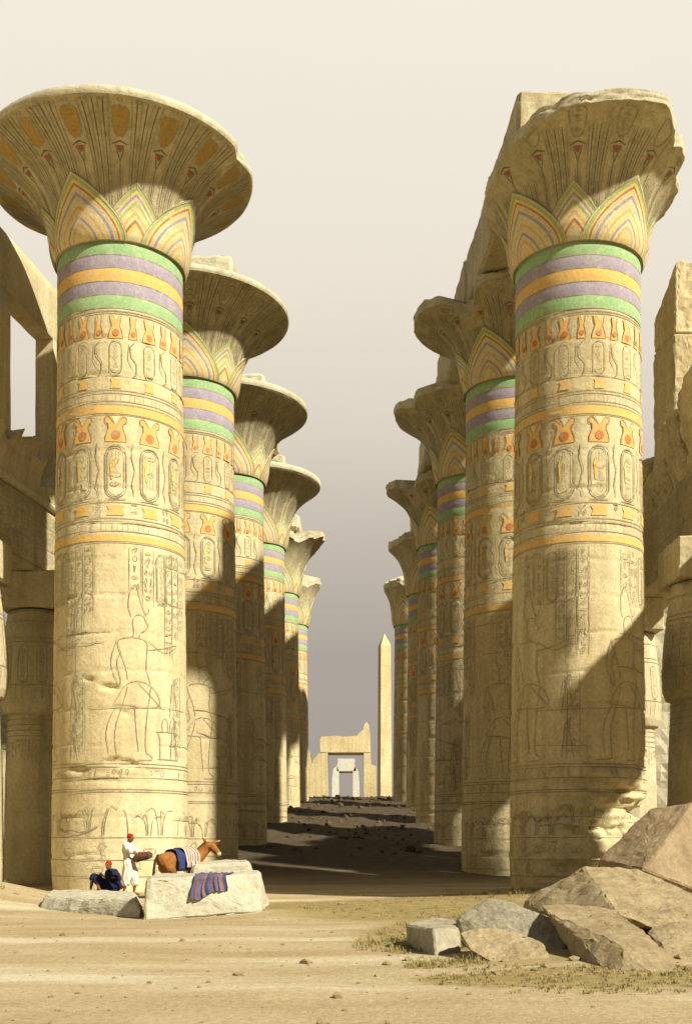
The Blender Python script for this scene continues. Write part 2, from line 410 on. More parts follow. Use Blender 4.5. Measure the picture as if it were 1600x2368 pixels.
def bandsmesh():
    mb = MB()
    ks = ['green', 'lav', 'ochre', 'lav', 'green']
    for i, k in enumerate(ks):
        z = Z_NB+i*.4
        def fn(a, b, z=z):
            th = a*2*PI; r = 1.925+.012*math.sin(b*PI)+.006*fn3((math.cos(th)*2, math.sin(th)*2, z+b*.4), 2)
            return (r*math.sin(th), -r*math.cos(th), z+.004+b*.392)
        mb.grid(fn, 96, 4, k, wrap=True)
    for i in range(6):
        z = Z_NB+i*.4
        mb.grid(lambda a, b: (1.932*math.sin(a*2*PI), -1.932*math.cos(a*2*PI), z-.012+.024*b), 96, 1, 'line', wrap=True)
    return mb.mesh('neck_bands')
PROF = [(1.94,19.42),(1.99,19.47),(2.06,19.62),(2.13,19.9),(2.19,20.3),(2.34,20.8),(2.58,21.25),(2.92,21.63),(3.35,21.95),(3.75,22.19),(4.0,22.33),(4.12,22.42)]
def prof(t):
    t = max(0, min(.99999, t))*(len(PROF)-1); i = int(t); f = t-i
    p = [PROF[max(0, min(len(PROF)-1, i+k))] for k in (-1, 0, 1, 2)]
    def cr(a, b, c, d): return .5*((2*b)+(-a+c)*f+(2*a-5*b+4*c-d)*f*f+(-a+3*b-3*c+d)*f**3)
    return cr(*[q[0] for q in p]), cr(*[q[1] for q in p])
def t_of_r(r):
    lo, hi = .15, 1.
    for _ in range(20):
        m = (lo+hi)/2
        if prof(m)[0] < r: lo = m
        else: hi = m
    return lo
ZTOP = 22.66
CSC = [.985, 1., 1.16, 1.27, 1.36, 1.44]            # the capitals farther down the rows stand taller
def ctop(i): return 19.42+(ZTOP-19.42)*CSC[i]
def make_capital(ctrl, rough, seed, detail=True, top_extra=None, gold=False):
    mb = MB(); N = 180
    cs = sorted((a % 360, r) for a, r in ctrl)
    def rmax(th):
        a = math.degrees(th) % 360; r = cs[0][1]
        for i in range(len(cs)):
            a0, r0 = cs[i]; a1, r1 = cs[(i+1) % len(cs)]
            if i == len(cs)-1: a1 += 360
            aa = a if a >= a0 else a+360
            if a0 <= aa <= a1 or (i == len(cs)-1 and a < cs[0][0] and aa <= a1):
                f = (aa-a0)/(a1-a0) if a1 > a0 else 0; r = r0+(r1-r0)*f
        n = fn3((math.cos(th)*3, math.sin(th)*3, 0), 1.3, seed)*rough+.35*rough*noise.cell(Vector((math.cos(th)*9+seed, math.sin(th)*9, 0)))
        return max(2.45, min(4.12, r+(n if rough else 0)))
    tm = [t_of_r(rmax(2*PI*i/N)) if rmax(2*PI*i/N) < 4.1 else 1. for i in range(N)]
    def tmax(th): return tm[int(round((th % (2*PI))/(2*PI)*N)) % N]
    def kk(th, t):       # the first capital spreads a little unevenly
        return 1+(.125*math.exp(-(((math.degrees(th) % 360)-232)/30)**2)*t*t if gold else 0)
    def S(th, t, off=0.):
        r, z = prof(t); r2, z2 = prof(min(1, t+.01)); r1, z1 = prof(max(0, t-.01)); r *= kk(th, t)
        dr, dz = r2-r1, z2-z1; L = math.hypot(dr, dz) or 1
        nr, nz = dz/L, -dr/L
        w = .01*fn3((r*math.cos(th), r*math.sin(th), z), 1.4, seed)
        return ((r+nr*(off+w))*math.sin(th), -(r+nr*(off+w))*math.cos(th), z+nz*(off+w))
    mb.grid(lambda a, b: S(a*2*PI, b*tm[int(round(a*N)) % N]), N, 40, 'cap', wrap=True)
    # lip / broken edge, and top
    def lip(a, b):
        i = int(round(a*N)) % N; th = a*2*PI; r, z = prof(tm[i]); brk = 1-tm[i]; r *= kk(th, tm[i])
        zt = ZTOP if brk < .01 else min(ZTOP, z+.34+.10*fn3((r*math.sin(th), r*math.cos(th), 0), 1.2, seed+2))
        if top_extra: zt += top_extra(th)
        bulge = (.035*math.sin(b*PI) if brk < .01 else .12*fn3((r*math.sin(th), r*math.cos(th), b*2), 1.7, seed+5)*math.sin(b*PI))
        rr = r+bulge
        return (rr*math.sin(th), -rr*math.cos(th), z+(zt-z)*b)
    mb.grid(lip, N, 6, 'rim', wrap=True)
    def top(a, b):
        p = lip(a, 1.); k = 1-b
        return (p[0]*k+.001*math.cos(a), p[1]*k, p[2]*k+ZTOP*b+.05*b)
    mb.grid(top, N, 6, 'rim', wrap=True)
    # paint under the flare: drawn in (angle*3 , t*4) so that ribbons keep their width
    def surf(u, v, off=.02): return S(u/3., v/4., off*.45)
    def vis(u, v): return v/4. < tmax(u/3.)-.015
    def rib(pts, w, k, off=.03):
        q = [p for p in pts if vis(*p)]
        if len(q) == len(pts): mb.ribbon(surf, pts, w, k, off, .25)
        elif len(q) > 1: mb.ribbon(surf, q, w, k, off, .25)
    rnd = random.Random(seed)
    n = 16
    sk = lambda u, v: not vis(u, v)
    for i in range(n):
        th = 2*PI*(i+.5)/n; u = th*3
        if detail:
            pr = [(2.76+.66*q, (.15+.05*q)*max(.25, 1-abs(2*q-1)**4.5)**.5) for q in (0, .03, .08, .16, .3, .5, .7, .84, .92, .97, 1)]
            if gold and vis(u, 3.45): mb.shape(surf, u, pr, 'brown', .018, 4)
            out = [(u+h*1.12, v) for v, h in pr]+[(u-h*1.12, v) for v, h in reversed(pr)]; out.append(out[0])
            rib(out, .035, 'line')
            for q in range(4): 
                if vis(u, 3.4): glyph(mb, surf, u-.1, 2.85+.14*q, .2, .12, rnd, 'line', .022, .03)
            rib([(u-.22, 2.62), (u, 2.68), (u+.22, 2.62)], .03, 'lineb')
            mb.shape(surf, u, [(2.48, .03), (2.6, .11)], 'red', .02, 2, sk)
            rib([(u-.13, 2.6), (u, 2.3), (u+.13, 2.6)], .024, 'lineb')
            rib([(u, 2.35), (u, 1.5)], .022, 'lineb')
            for s in range(7):
                uu = u+(2*PI*3/n)*(.26+.08*s)
                rib([(uu, 1.3), (uu, 2.2), (uu+(s-3)*.006, 3.0), (uu+(s-3)*.022, 3.75)], .022, 'lineb' if s % 2 else 'line')
            for s in (-.08, .08): rib([(u+s*.8, 1.4), (u+s, 2.2)], .02, 'line')
            for s in range(3):
                a = u+(2*PI*3/n)*(-.33+.33*s); rr = .07
                rib([(a+rr*math.cos(q), 3.68+rr*math.sin(q)) for q in [k*PI/3 for k in range(7)]], .022, 'line')
        else:
            for s in range(5):
                uu = u+(2*PI*3/n)*(.2*s); rib([(uu, 1.4), (uu, 3.0), (uu, 3.75)], .03, 'lineb' if s % 2 else 'line')
            rib([(u+.16*math.cos(q), 3.1+.28*math.sin(q)) for q in [k*PI/4 for k in range(9)]], .035, 'line')
    return mb.mesh('bell_capital'), S
LAY = [(1.0,'cream'),(.965,'pgreen'),(.90,'yel'),(.855,'rust'),(.815,'cream'),(.785,'yel'),(.755,'cream'),(.725,'lav'),(.665,'cream'),(.62,'yel'),(.585,'cream'),(.53,'orange'),(.475,'cream'),(.43,'yel'),(.37,'lav'),(.32,'cream'),(.26,'orange'),(.2,'cream'),(.12,'yel')]
LAYS = [(1.0,'cream'),(.96,'pgreen'),(.87,'yel'),(.82,'lav'),(.76,'cream'),(.70,'pgreen'),(.63,'yel'),(.58,'cream'),(.52,'orange'),(.44,'cream'),(.37,'rust'),(.30,'yel'),(.2,'cream')]
def t_of_z(z):
    lo, hi = .02, 1.
    for _ in range(22):
        m = (lo+hi)/2
        if prof(m)[1] < z: lo = m
        else: hi = m
    return lo
def petal_mesh(S0, big):
    mb = MB(); W, T, base = (.68, 1.80, 19.45) if big else (.48, 1.55, 19.45); o0 = .042 if big else .019
    TT = [t_of_z(base+T*i/60) for i in range(61)]
    def S(th, zf, off=0.):
        q = max(0, min(59.999, (zf-base)/T*60)); i = int(q); return S0(th, TT[i]+(TT[i+1]-TT[i])*(q-i), off)
    shp = lambda b: max(0, 1-b**1.55)**.96*(1-.06*b)
    for k, (s, c) in enumerate(LAY if big else LAYS):
        rows = []
        def fn(a, b, s=s, k=k):
            return S((2*a-1)*W*s*shp(b), base+T*b*s, o0+.0014*k)
        mb.grid(fn, 10, 18, c)
    # outline
    for s in (1.0,):
        for sg in (-1, 1):
            pts = []
            for j in range(15):
                b = j/14; pts.append((sg*W*shp(b)*2.4, (base+T*b)))
            mb.ribbon(lambda u, v, off: S(u/2.4, v, off), pts, .025, 'line', o0+.03 if big else o0+.02)
    # side skirt so that the petal has thickness
    def skirt(a, b):
        sg = -1 if a < .5 else 1; q = (a*2) if a < .5 else (2-a*2)
        return S(sg*W*shp(q), base+T*q, o0*b-.01)
    mb.grid(skirt, 28, 1, 'cream')
    return mb.mesh('petal')

SH_A, _ = make_shaft(3, None, phase=-.02)
def dmgR(th, z):
    x = math.sin(th-.45)
    d = 0
    f = math.cos(th-.75)
    if f > -.2 and z < 4.6:
        k = max(0, min(1, (f+.1)*1.2))
        n = noise.fractal(Vector((th*1.1, z*2.6, 3.3)), 1., 2., 4)
        d += k*max(0, n+.12)*.50*min(1, max(0, (4.4-z)/1.5))
        zc = 1.55-.9*(th-.75)*.5
        if z < 2.6: d += k*.26*max(0, 1-abs(z-2.1-.45*(th-.3))/.55)
    # deep horizontal break
    d += .06*max(0, 1-abs(z-2.15+.08*math.sin(th*5))/.07)*(1 if f > -.3 else .4)
    d += .05*max(0, 1-abs(z-5.65-.07*math.sin(th*4))/.06)*(1 if .0 < (th+.4) % (2*PI) < 1.7 else 0)
    return d
SH_R, _ = make_shaft(8, dmgR, phase=.03)
def dmgL(th, z):
    d = .04*max(0, 1-abs(z-3.55+.12*math.sin(th*3))/.05)*(1 if (th+1.) % (2*PI) < 2. else 0)
    for (a, zz, w, h, dd) in ((.03, 6.1, .16, .1, .16), (.27, 5.35, .1, .1, .14), (.22, 3.85, .27, .15, .2), (-.28, 6.35, .12, .08, .1), (.75,3.6,.2,.08,.1), (-.45,3.65,.2,.12,.12)):
        q = ((((th-a+PI) % (2*PI))-PI)/w)**2+((z-zz+.25*(((th-a+PI) % (2*PI))-PI))/h)**2
        if q < 1: d += dd*(1-q)**.5*(.7+.5*fn3((th*4, z*3, 1)))
    return d
SH_L, _ = make_shaft(5, dmgL, phase=-.07)
BANDS = bandsmesh()

full = [(0,4.12)]
cols = [
 # name side, px of axis, px y of band top, capital control, roughness, big petal turn, shaft, abacus
 ('L', 0, 279, 35.4, [(0,4.12),(66,4.12),(72,3.98),(80,4.05),(86,4.12),(180,4.12)], .0, -22, SH_L, False, 'first column of the left row, whole wide painted capital, behind the resting men'),
 ('L', 1, 429, 45.1, full, .0, 8, SH_A, True, 'second column of the left row, round capital, right behind the donkey'),
 ('L', 2, 520, 56.3, full, .0, 12, SH_A, True, 'third column of the left row, round capital overlapping the second and fourth'),
 ('L', 3, 585, 68.8, full, .02, 15, SH_A, True, 'fourth column of the left row, smaller round capital against the mauve sky'),
 ('L', 4, 628, 81.9, [(0,3.4),(40,3.3),(60,3.8),(80,4.0),(95,3.2),(120,3.6),(200,3.8),(300,3.5)], .25, 15, SH_A, True, 'fifth column of the left row, capital with a pointed broken edge'),
 ('L', 5, 657, 93.5, [(0,2.7),(60,2.9),(90,3.0),(120,2.8),(200,2.9),(300,2.7)], .2, 15, SH_A, False, 'farthest column of the left row, pale narrow broken capital'),
 ('R', 0, 1335, 35.4, [(0,4.0),(25,4.12),(38,3.65),(44,3.25),(50,3.4),(56,3.4),(63,3.05),(72,2.95),(84,3.0),(100,3.0),(133,3.3),(180,3.3),(240,3.0),(270,2.88),(282,2.93),(300,3.15),(317,3.4),(334,3.77),(345,3.85)], .10, 31, SH_R, True, 'first column of the right row, ragged broken painted capital, above the fallen slabs'),
 ('R', 1, 1189, 45.1, [(0,3.9),(330,3.8),(322,3.1),(314,3.0),(305,3.6),(290,3.95),(270,3.95),(250,4.1),(180,4.12)], .07, -35, SH_A, True, 'second column of the right row, capital with a deep notch in its rim'),
 ('R', 2, 1101, 56.3, [(0,4.0),(310,4.0),(300,3.7),(285,4.1),(270,4.12),(255,4.0),(240,4.12),(180,4.12)], .07, -35, SH_A, True, 'third column of the right row, nearly whole capital below the notched one'),
 ('R', 3, 1040, 68.8, [(0,3.9),(320,3.4),(308,2.9),(292,3.7),(270,3.85),(250,4.0),(180,4.)], .10, -35, SH_A, True, 'fourth column of the right row, capital with a lobed broken edge'),
 ('R', 4, 1005, 81.9, [(0,3.3),(300,3.3),(270,3.35),(180,3.3)], .15, -35, SH_A, True, 'fifth column of the right row, square shouldered capital remnant'),
 ('R', 5, 966, 93.5, [(0,2.7),(270,2.75),(180,2.8)], .18, -35, SH_A, False, 'farthest column of the right row, pale capital stump beside the obelisk'),
]
AX = {}
for ci, (side, i, px, Y, ctrl, rough, turn, SH, aba, label) in enumerate(cols):
    X = (px-VX)*Y/F; AX[(side, i)] = (X, Y)
    e = bpy.data.objects.new('papyrus_column', None); col.objects.link(e); e.location = (X, Y, 0)
    tag(e, 'painted sandstone papyrus column, '+label if len(label.split()) < 12 else label, 'column', 'painted papyrus columns lining the hall')
    sh = link('shaft', SH, e)
    view = math.atan2(X, Y)                        # the turn of a column towards the viewer does not matter: only variety
    if SH is SH_A: sh.rotation_euler.z = math.radians(-40+37*ci)
    link('neck_band', BANDS, e)
    cm, S = make_capital(ctrl, rough, ci+1, detail=i < 4, gold=ci == 0)
    cap = link('capital', cm, e); cap.scale.z = CSC[i]; cap.location.z = 19.42*(1-CSC[i])
    pb, ps = petal_mesh(S, True), petal_mesh(S, False)
    for k in range(4):
        link('petal', pb, cap, rz=math.radians(turn+90*k)); link('petal', ps, cap, rz=math.radians(turn+45+90*k))
    if aba and side == 'L':
        s = 2.1; zt_ = ctop(i); h = zt_+(1.3 if i == 1 else 1.0)
        me = rock_mesh(boxpts(-s, s, -s, s, zt_+.01, h, .08, ci), 'rim', cuts=4, amp=.05, bev=.15, seed=ci)
        link('abacus', me, e)
# broken top on the first right capital
# ------------------------------------------------------------------ architraves on the great columns
def beam(name, a, b, w, z0, z1, mat, label, cat, seed, group=None, j=.08, ext=(0, 0), amp=.035, bev=.12, extra=()):
    a = Vector((a[0], a[1], 0)); b = Vector((b[0], b[1], 0)); d = (b-a).normalized(); n = Vector((-d.y, d.x, 0))
    a = a-d*ext[0]; b = b+d*ext[1]; rnd = random.Random(seed); pts = []
    for p in (a, b):
        e_ = 0 if p is a else 1
        for s in (-1, 1):
            for z in (0, 1):
                q = p+n*s*w/2+Vector((rnd.uniform(-j, j), rnd.uniform(-j, j), 0)); q.z = (z1[e_]+rnd.uniform(-j, j)) if z else z0[e_]; pts.append(q)
    return rock(name, pts, mat, label, cat, group=group, cuts=8, amp=amp, bev=bev, seed=seed)
BG = 'stone roof beams lying along the columns'
beam('architrave', AX[('R',0)], AX[('R',1)], 4.0, (ctop(0)+.02, ctop(1)+.02), (ctop(0)+2.42, ctop(1)+2.42), 'stone2', 'huge stone beam between the two nearest right columns, seen beside the broken capital', 'stone beam', 1, BG, ext=(.25,-.02))
beam('architrave', AX[('R',1)], AX[('R',2)], 4.0, (ctop(1)+.02, ctop(2)+.02), (ctop(1)+2.3, ctop(2)+2.3), 'stone2', 'stone beam running back from the notched capital of the right row', 'stone beam', 2, BG, ext=(-.04,-.04))
beam('architrave', AX[('R',2)], AX[('R',3)], 3.9, (ctop(2)+.02, ctop(3)+.02), (ctop(2)+2.1, ctop(3)+2.1), 'rim', 'pale stone beam between the third and fourth right columns', 'stone beam', 3, BG, ext=(-.04,-.04))
beam('architrave', AX[('R',3)], AX[('R',4)], 3.6, (ctop(3)+.02, ctop(4)+.02), (ctop(3)+1.9, ctop(4)+1.9), 'rim', 'pale stone beam between the fourth and fifth right columns', 'stone beam', 4, BG, ext=(-.04,1))
beam('architrave', AX[('L',2)], AX[('L',3)], 3.4, (ctop(2)+1.06, ctop(3)+1.06), (ctop(2)+1.8, ctop(3)+1.7), 'rim', 'pale broken beam resting on the third left column', 'stone beam', 5, BG, ext=(-.5,-.04))
beam('architrave', AX[('L',3)], AX[('L',4)], 3.2, (ctop(3)+1.06, ctop(4)+1.06), (ctop(3)+1.7, ctop(4)+1.6), 'rim', 'pale broken beam resting on the fourth left column', 'stone beam', 6, BG, ext=(-.04,0))

# ------------------------------------------------------------------ side aisles
def bud_meshes():
    mb = MB()
    def rev(pr, k, n=64, ripple=0.):
        def fn(a, b):
            t = b*(len(pr)-1); i = min(int(t), len(pr)-2); f = t-i
            r = pr[i][0]*(1-f)+pr[i+1][0]*f; z = pr[i][1]*(1-f)+pr[i+1][1]*f; th = a*2*PI
            r += .012*fn3((r*math.cos(th)*2, r*math.sin(th)*2, z))
            return (r*math.sin(th), -r*math.cos(th), z)
        mb.grid(fn, n, (len(pr)-1)*6, k, wrap=True)
    rev([(1.1,-.6),(1.18,.4),(1.16,2),(1.12,4),(1.04,6.05)], 'stone2')
    su = lambda u, v, off=.02: ((1.16-.02*v+off)*math.sin(u/1.12), -(1.16-.02*v+off)*math.cos(u/1.12), v)
    rnd = random.Random(4)
    for i in range(22): textcol(mb, su, i*.32, 3.2 if i % 3 else 1., 5.2, .25, rnd, .025, border=i % 2 == 0)
    for z in (5.9, 5.7, 5.5, 5.3, 3.0, 2.9): mb.ribbon(su, [(u*.3, z) for u in range(25)], .025, 'line')
    sm = mb.mesh('bud_shaft')
    mb = MB()
    rev([(1.03,6.05),(1.2,6.12),(1.3,6.4),(1.33,6.9),(1.28,7.8),(1.16,8.9),(1.03,9.85),(0.2,9.88)], 'stone2')
    sc2 = lambda u, v, off=.02: ((1.36-.085*(v-6.6)+off)*math.sin(u/1.25), -(1.36-.085*(v-6.6)+off)*math.cos(u/1.25), v)
    for i in range(12): cartouche(mb, sc2, i*.655, 7.2, 8.5, .34, rnd, .026, None, False)
    for i in range(36): mb.ribbon(sc2, [(i*.218, 6.55), (i*.218, 7.1)], .02, 'line')
    for z in (7.1, 8.65, 8.8, 9.4): mb.ribbon(sc2, [(u*.3, z) for u in range(28)], .025, 'line')
    return sm, mb.mesh('bud_capital')
BS, BC = bud_meshes()
BA = rock_mesh(boxpts(-1.15,1.15,-1.15,1.15,9.9,11.2,.02,3), 'stone2', cuts=5, amp=.02, bev=.05, seed=9)
def lx(Y): return -11.5+.17*(Y-39)
sides = [((lx(36)-.3, 36.0), 'squat bud column at the far left edge of the view'), ((lx(41.2)-.35, 41.2), 'squat bud column half hidden by the first left column'),
         ((11.5, 36.6), 'dark squat bud column cut by the right edge of the view'), ((11.25, 45.6), 'squat bud column seen between the broken column and the dark one'),
         ((lx(46.4)-.6, 46.4), 'squat bud column hidden behind the first left column'), ((11.3, 54.), 'squat bud column deeper in the right aisle')]
for k, ((x, y), lab) in enumerate(sides):
    e = bpy.data.objects.new('bud_column', None); col.objects.link(e); e.location = (x, y, 0)
    tag(e, lab, 'column', 'smaller bud columns of the side aisles')
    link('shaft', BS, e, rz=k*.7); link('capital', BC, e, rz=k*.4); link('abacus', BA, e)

def carve_plane(mb, o, d, n, rows, L, seed, k='line'):
    o = Vector(o); d = Vector(d); n = Vector(n); rnd = random.Random(seed)
    su = lambda u, v, off=.02: tuple(o+d*u+Vector((0, 0, v))+n*off)
    for (v0, v1, kind) in rows:
        if kind == 'line': mb.ribbon(su, [(0, v0), (L, v0)], .03, k, .02, 2.)
        else:
            u = 0
            while u < L-.3:
                w = (v1-v0)*rnd.uniform(.25, .45); textcol(mb, su, u, v0, v1, w, rnd, .028, k, border=rnd.random() < .5); u += w*1.25
# left aisle entablature, with a cornice and the clerestory window above
def quadbeam(mb, a, b, w, z0, z1, k, seg=30, amp=.02, top=None, seed=0):
    a = Vector((a[0], a[1], 0)); b = Vector((b[0], b[1], 0)); d = (b-a); Ln = d.length; d /= Ln; n = Vector((d.y, -d.x, 0))   # n points to the right of travel
    def fn(u, v):
        q = v*4; p = a+d*(u*Ln)
        tz = z1+(top(u) if top else 0)
        cs = [(0, z0), (0, tz), (w, tz), (w, z0), (0, z0)]
        i = min(int(q), 3); f = q-i
        off = cs[i][0]*(1-f)+cs[i+1][0]*f; z = cs[i][1]*(1-f)+cs[i+1][1]*f
        r = p-n*off*(1); r = Vector((r.x, r.y, z))
        return r+Vector((fn3(r, .8, seed), fn3(r, .8, seed+1), fn3(r, .8, seed+2)))*amp
    mb.grid(fn, seg, 24, k)
    for u in (0, 1):
        pp = [fn(u, v) for v in (0, .25, .5, .75)]; base = len(mb.v); mb.v += [tuple(q) for q in pp]; mb.face(range(base, base+4), k)
LY0, LY1 = 33.6, 46.9
A0, A1 = (lx(LY0), LY0), (lx(LY1), LY1)
dl = Vector((A1[0]-A0[0], A1[1]-A0[1], 0)).normalized(); nl = Vector((dl.y, -dl.x, 0))
e = bpy.data.objects.new('entablature', None); col.objects.link(e)
tag(e, 'carved stone entablature with a crumbling cornice at the left edge', 'stone beam')
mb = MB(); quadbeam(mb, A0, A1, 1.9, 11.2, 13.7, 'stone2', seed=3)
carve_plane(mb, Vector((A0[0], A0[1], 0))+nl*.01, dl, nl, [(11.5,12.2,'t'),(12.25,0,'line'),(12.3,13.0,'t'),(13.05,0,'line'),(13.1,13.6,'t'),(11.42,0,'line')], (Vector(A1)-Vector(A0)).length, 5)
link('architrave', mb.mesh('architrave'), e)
mb = MB()
for i in range(1): # torus moulding
    a = Vector((A0[0], A0[1], 13.86)); Ln = (Vector(A1)-Vector(A0)).length
    mb.grid(lambda u, v: tuple(a+dl*(u*Ln)+nl*(.16*math.cos(v*2*PI)+.02)+Vector((0,0,.16*math.sin(v*2*PI)))), 40, 12, 'stone2')
link('torus_moulding', mb.mesh('torus'), e)
mb = MB()
def cor(u, v):      # cavetto, crumbled along its upper edge
    p = Vector((A0[0], A0[1], 0))+dl*(u*Ln); hmax = 1.25+.55*fn3((u*14, 0, 0), 1., 4)-.6*(u > .52)*(1 if u < .6 else .3)
    t = v; z = 14.02+max(.35, min(1.5, hmax))*t; out = .05+.62*(t*max(.35, min(1.5, hmax))/1.5)**2.4
    out += .03*math.sin(u*Ln*14)*(1-t*.3)+.05*fn3((u*20, v*3, 1), 1., 2)
    return tuple(p+nl*out+Vector((0, 0, z)))
mb.grid(cor, 260, 14, 'stone2')
def cortop(u, v):
    q = Vector(cor(u, 1.)); return tuple(q-nl*(v*(1.9+.5))+Vector((0, 0, .1*fn3((u*12, v*4, 0)))))
mb.grid(cortop, 260, 6, 'rim')
def corback(u, v):
    q = Vector(cortop(u, 1.)); return (q.x, q.y, q.z+(13.7-q.z)*v)
mb.grid(corback, 260, 2, 'stone2')
link('cornice', mb.mesh('cornice'), e)
# clerestory window above
e = bpy.data.objects.new('clerestory_window', None); col.objects.link(e)
tag(e, 'tall stone window frame open to the sky at upper left', 'window')
def wseg(mb, y0, y1, z0, z1, k='stone2', w=.7, seed=1, off=0.):
    a = Vector((lx(y0), y0, 0))-nl*off; b = Vector((lx(y1), y1, 0))-nl*off
    quadbeam(mb, (a.x, a.y), (b.x, b.y), w, z0, z1, k, 16, .02, None, seed)
for (y0, y1, nm, z0, z1) in ((33.8,38.4,'pier',15.0,20.2), (41.75,43.6,'pier',14.9,20.2), (33.8,43.6,'lintel',20.21,22.15)):
    mb = MB(); wseg(mb, y0, y1, z0, z1, 'stone', seed=int(y0)); link(nm, mb.mesh(nm), e)
# left outer wall
rock('aisle_wall', boxpts(-19.5,-18.,24,96,-.5,10.5,.1,2), 'stone2', 'long outer wall in shadow beyond the left aisle', 'wall', cuts=14, amp=.08, bev=.15, seed=2)

# right aisle
e = bpy.data.objects.new('entablature', None); col.objects.link(e)
tag(e, 'shadowed carved stone entablature with broken cornice at the right edge', 'stone beam')
mb = MB(); quadbeam(mb, (11.2+1.9, 35.5), (11.2+1.9, 56), 1.9, 11.2, 13.6, 'stone2', seed=7)
me = mb.mesh('architrave'); 
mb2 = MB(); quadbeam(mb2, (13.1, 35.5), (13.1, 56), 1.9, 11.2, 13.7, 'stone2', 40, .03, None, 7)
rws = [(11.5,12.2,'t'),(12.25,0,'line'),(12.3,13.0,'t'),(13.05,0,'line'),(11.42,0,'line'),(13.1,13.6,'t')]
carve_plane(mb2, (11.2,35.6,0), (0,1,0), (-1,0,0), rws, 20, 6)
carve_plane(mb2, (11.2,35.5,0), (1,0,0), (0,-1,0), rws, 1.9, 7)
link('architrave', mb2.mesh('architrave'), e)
rnd = random.Random(12)
yy = 35.5; k = 0
prof_h = [17.0, 16.2, 15.2, 15.9, 15.2, 15.6, 15.0, 14.6]
while yy < 54:
    w = rnd.uniform(1.6, 2.6); h = prof_h[min(k, 7)]
    x0 = 10.65+rnd.uniform(0, .3)
    pts = [(x0+.5, yy, 13.7), (x0+.5, yy+w, 13.7), (13.2, yy, 13.7), (13.2, yy+w, 13.7), (x0, yy+.1, h-.4), (x0-.05, yy+w-.2, h-rnd.uniform(.2, .7)), (x0+.4, yy+.2, h), (13.2, yy, h-rnd.uniform(.1, .6)), (13.2, yy+w, h-.3), (x0+.2, yy+w-.1, h-.25)]
    link('cornice', rock_mesh(pts, 'stone2', cuts=6, amp=.12, bev=.1, seed=k+20, freq=1.6), e)
    yy += w+.02; k += 1
pier = bpy.data.objects.new('window_pier', None); col.objects.link(pier)
tag(pier, 'tall broken window pier standing against the sky at right', 'pier')
link('pier_block', rock_mesh([(11.3,39.3,15.2),(11.05,41.,14.6),(13.2,39.3,15.2),(13.2,41.,15.2),(11.3,39.3,19.3),(11.05,41.,19.3),(13.2,39.3,19.3),(13.2,41.,19.3)], 'stone', cuts=6, amp=.04, bev=.06, seed=31), pier)
link('pier_block', rock_mesh([(11.33,39.32,19.31),(11.08,41.,19.31),(13.2,39.3,19.31),(13.2,41.,19.31),(11.33,39.3,21.7),(11.5,39.25,21.9),(11.05,41.,20.4),(12.2,41.,21.2),(13.2,39.3,21.5),(13.2,41.,21.3)], 'stone', cuts=6, amp=.04, bev=.06, seed=32), pier)
# far lit wall across the right aisle
rock('cross_wall', boxpts(13.5,26,62,64,-.5,15,.1,5), 'pale', 'sunlit plain wall glimpsed between the two right bud columns', 'wall', cuts=12, amp=.08, bev=.15, seed=5)
# unseen wall added right of the frame, shaped to cast shadows into the hall
e = bpy.data.objects.new('shadow_wall', None); col.objects.link(e)
tag(e, 'high unseen wall outside the view on the right, added to cast shadows', 'wall')
link('wall', rock_mesh(boxpts(11.9,13.6,20.,34.6,8.4,11.8,.05,8), 'stone2', cuts=12, amp=.06, bev=.1, seed=41), e)
for k_, (y0_, y1_) in enumerate(((20.1,21.9),(26.5,28.3),(32.7,34.5))): link('pier', rock_mesh(boxpts(11.95,13.5,y0_,y1_,-.5,8.4,.02,8), 'stone2', cuts=6, amp=.04, bev=.08, seed=46+k_), e)
link('wall', rock_mesh(boxpts(12,13.5,20.2,27.5,11.82,14.38,.02,8), 'stone2', cuts=10, amp=.04, bev=.08, seed=42), e)
link('lintel', rock_mesh(boxpts(11.95,13.55,20.,27.6,14.4,17.8,.05,8), 'stone2', cuts=12, amp=.06, bev=.1, seed=45), e)

# ------------------------------------------------------------------ far gates and obelisk
def gate_obj(name, label, mat, Yd, polys, depth, amp):
    e = bpy.data.objects.new(name, None); col.objects.link(e); e.location = P(800, 1950, Yd)*1.; e.location.z = 0
    tag(e, label, 'gate')
    for k, (nm, poly) in enumerate(polys):
        mb = MB(); n = len(poly); fr = [P(x, y, Yd)-e.location for x, y in poly]
        b = len(mb.v); mb.v += [tuple(q) for q in fr]+[tuple(q+Vector((0, depth, 0))) for q in fr]
        mb.face([b+i for i in range(n)], mat); mb.face([b+n+i for i in reversed(range(n))], mat)
        for i in range(n): mb.face((b+i, b+n+i, b+n+(i+1) % n, b+(i+1) % n), mat)
        link(nm, mb.mesh(nm, False), e)
    return e
gate_obj('ruined_gateway', 'ochre ruined stone gateway with a jagged corner beyond the rubble mound', 'gate', 150, [
 ('pier', [(700,1900),(700,1705),(708,1722),(716,1740),(722,1768),(724,1758),(738,1742),(742,1743),(758,1741),(758,1900)]),
 ('pier', [(841,1900),(841,1742),(857,1742),(858,1768),(870,1773),(871,1900)]),
 ('lintel', [(741,1740.5),(740,1712),(743,1704),(775,1702),(800,1704),(826,1702),(832,1694),(840,1688),(843,1675),(848,1670),(853,1676),(856,1700),(857,1740.5)])], 5, .1)
gate_obj('white_gateway', 'small bright white gateway framed inside the ochre one', 'gatew', 215, [
 ('pier', [(767,1900),(768,1800),(771,1778),(779,1772),(784,1785),(784,1900)]),
 ('pier', [(816,1900),(816,1785),(822,1772),(829,1786),(831,1810),(831,1900)]),
 ('lintel', [(779,1784),(779,1772),(782,1762),(780,1755),(821,1755),(819,1766),(823,1775),(823,1784)])], 6, .1)
mb = MB()
zb, zs, zt = 0, P(0,1494,135).z, P(0,1465,135).z
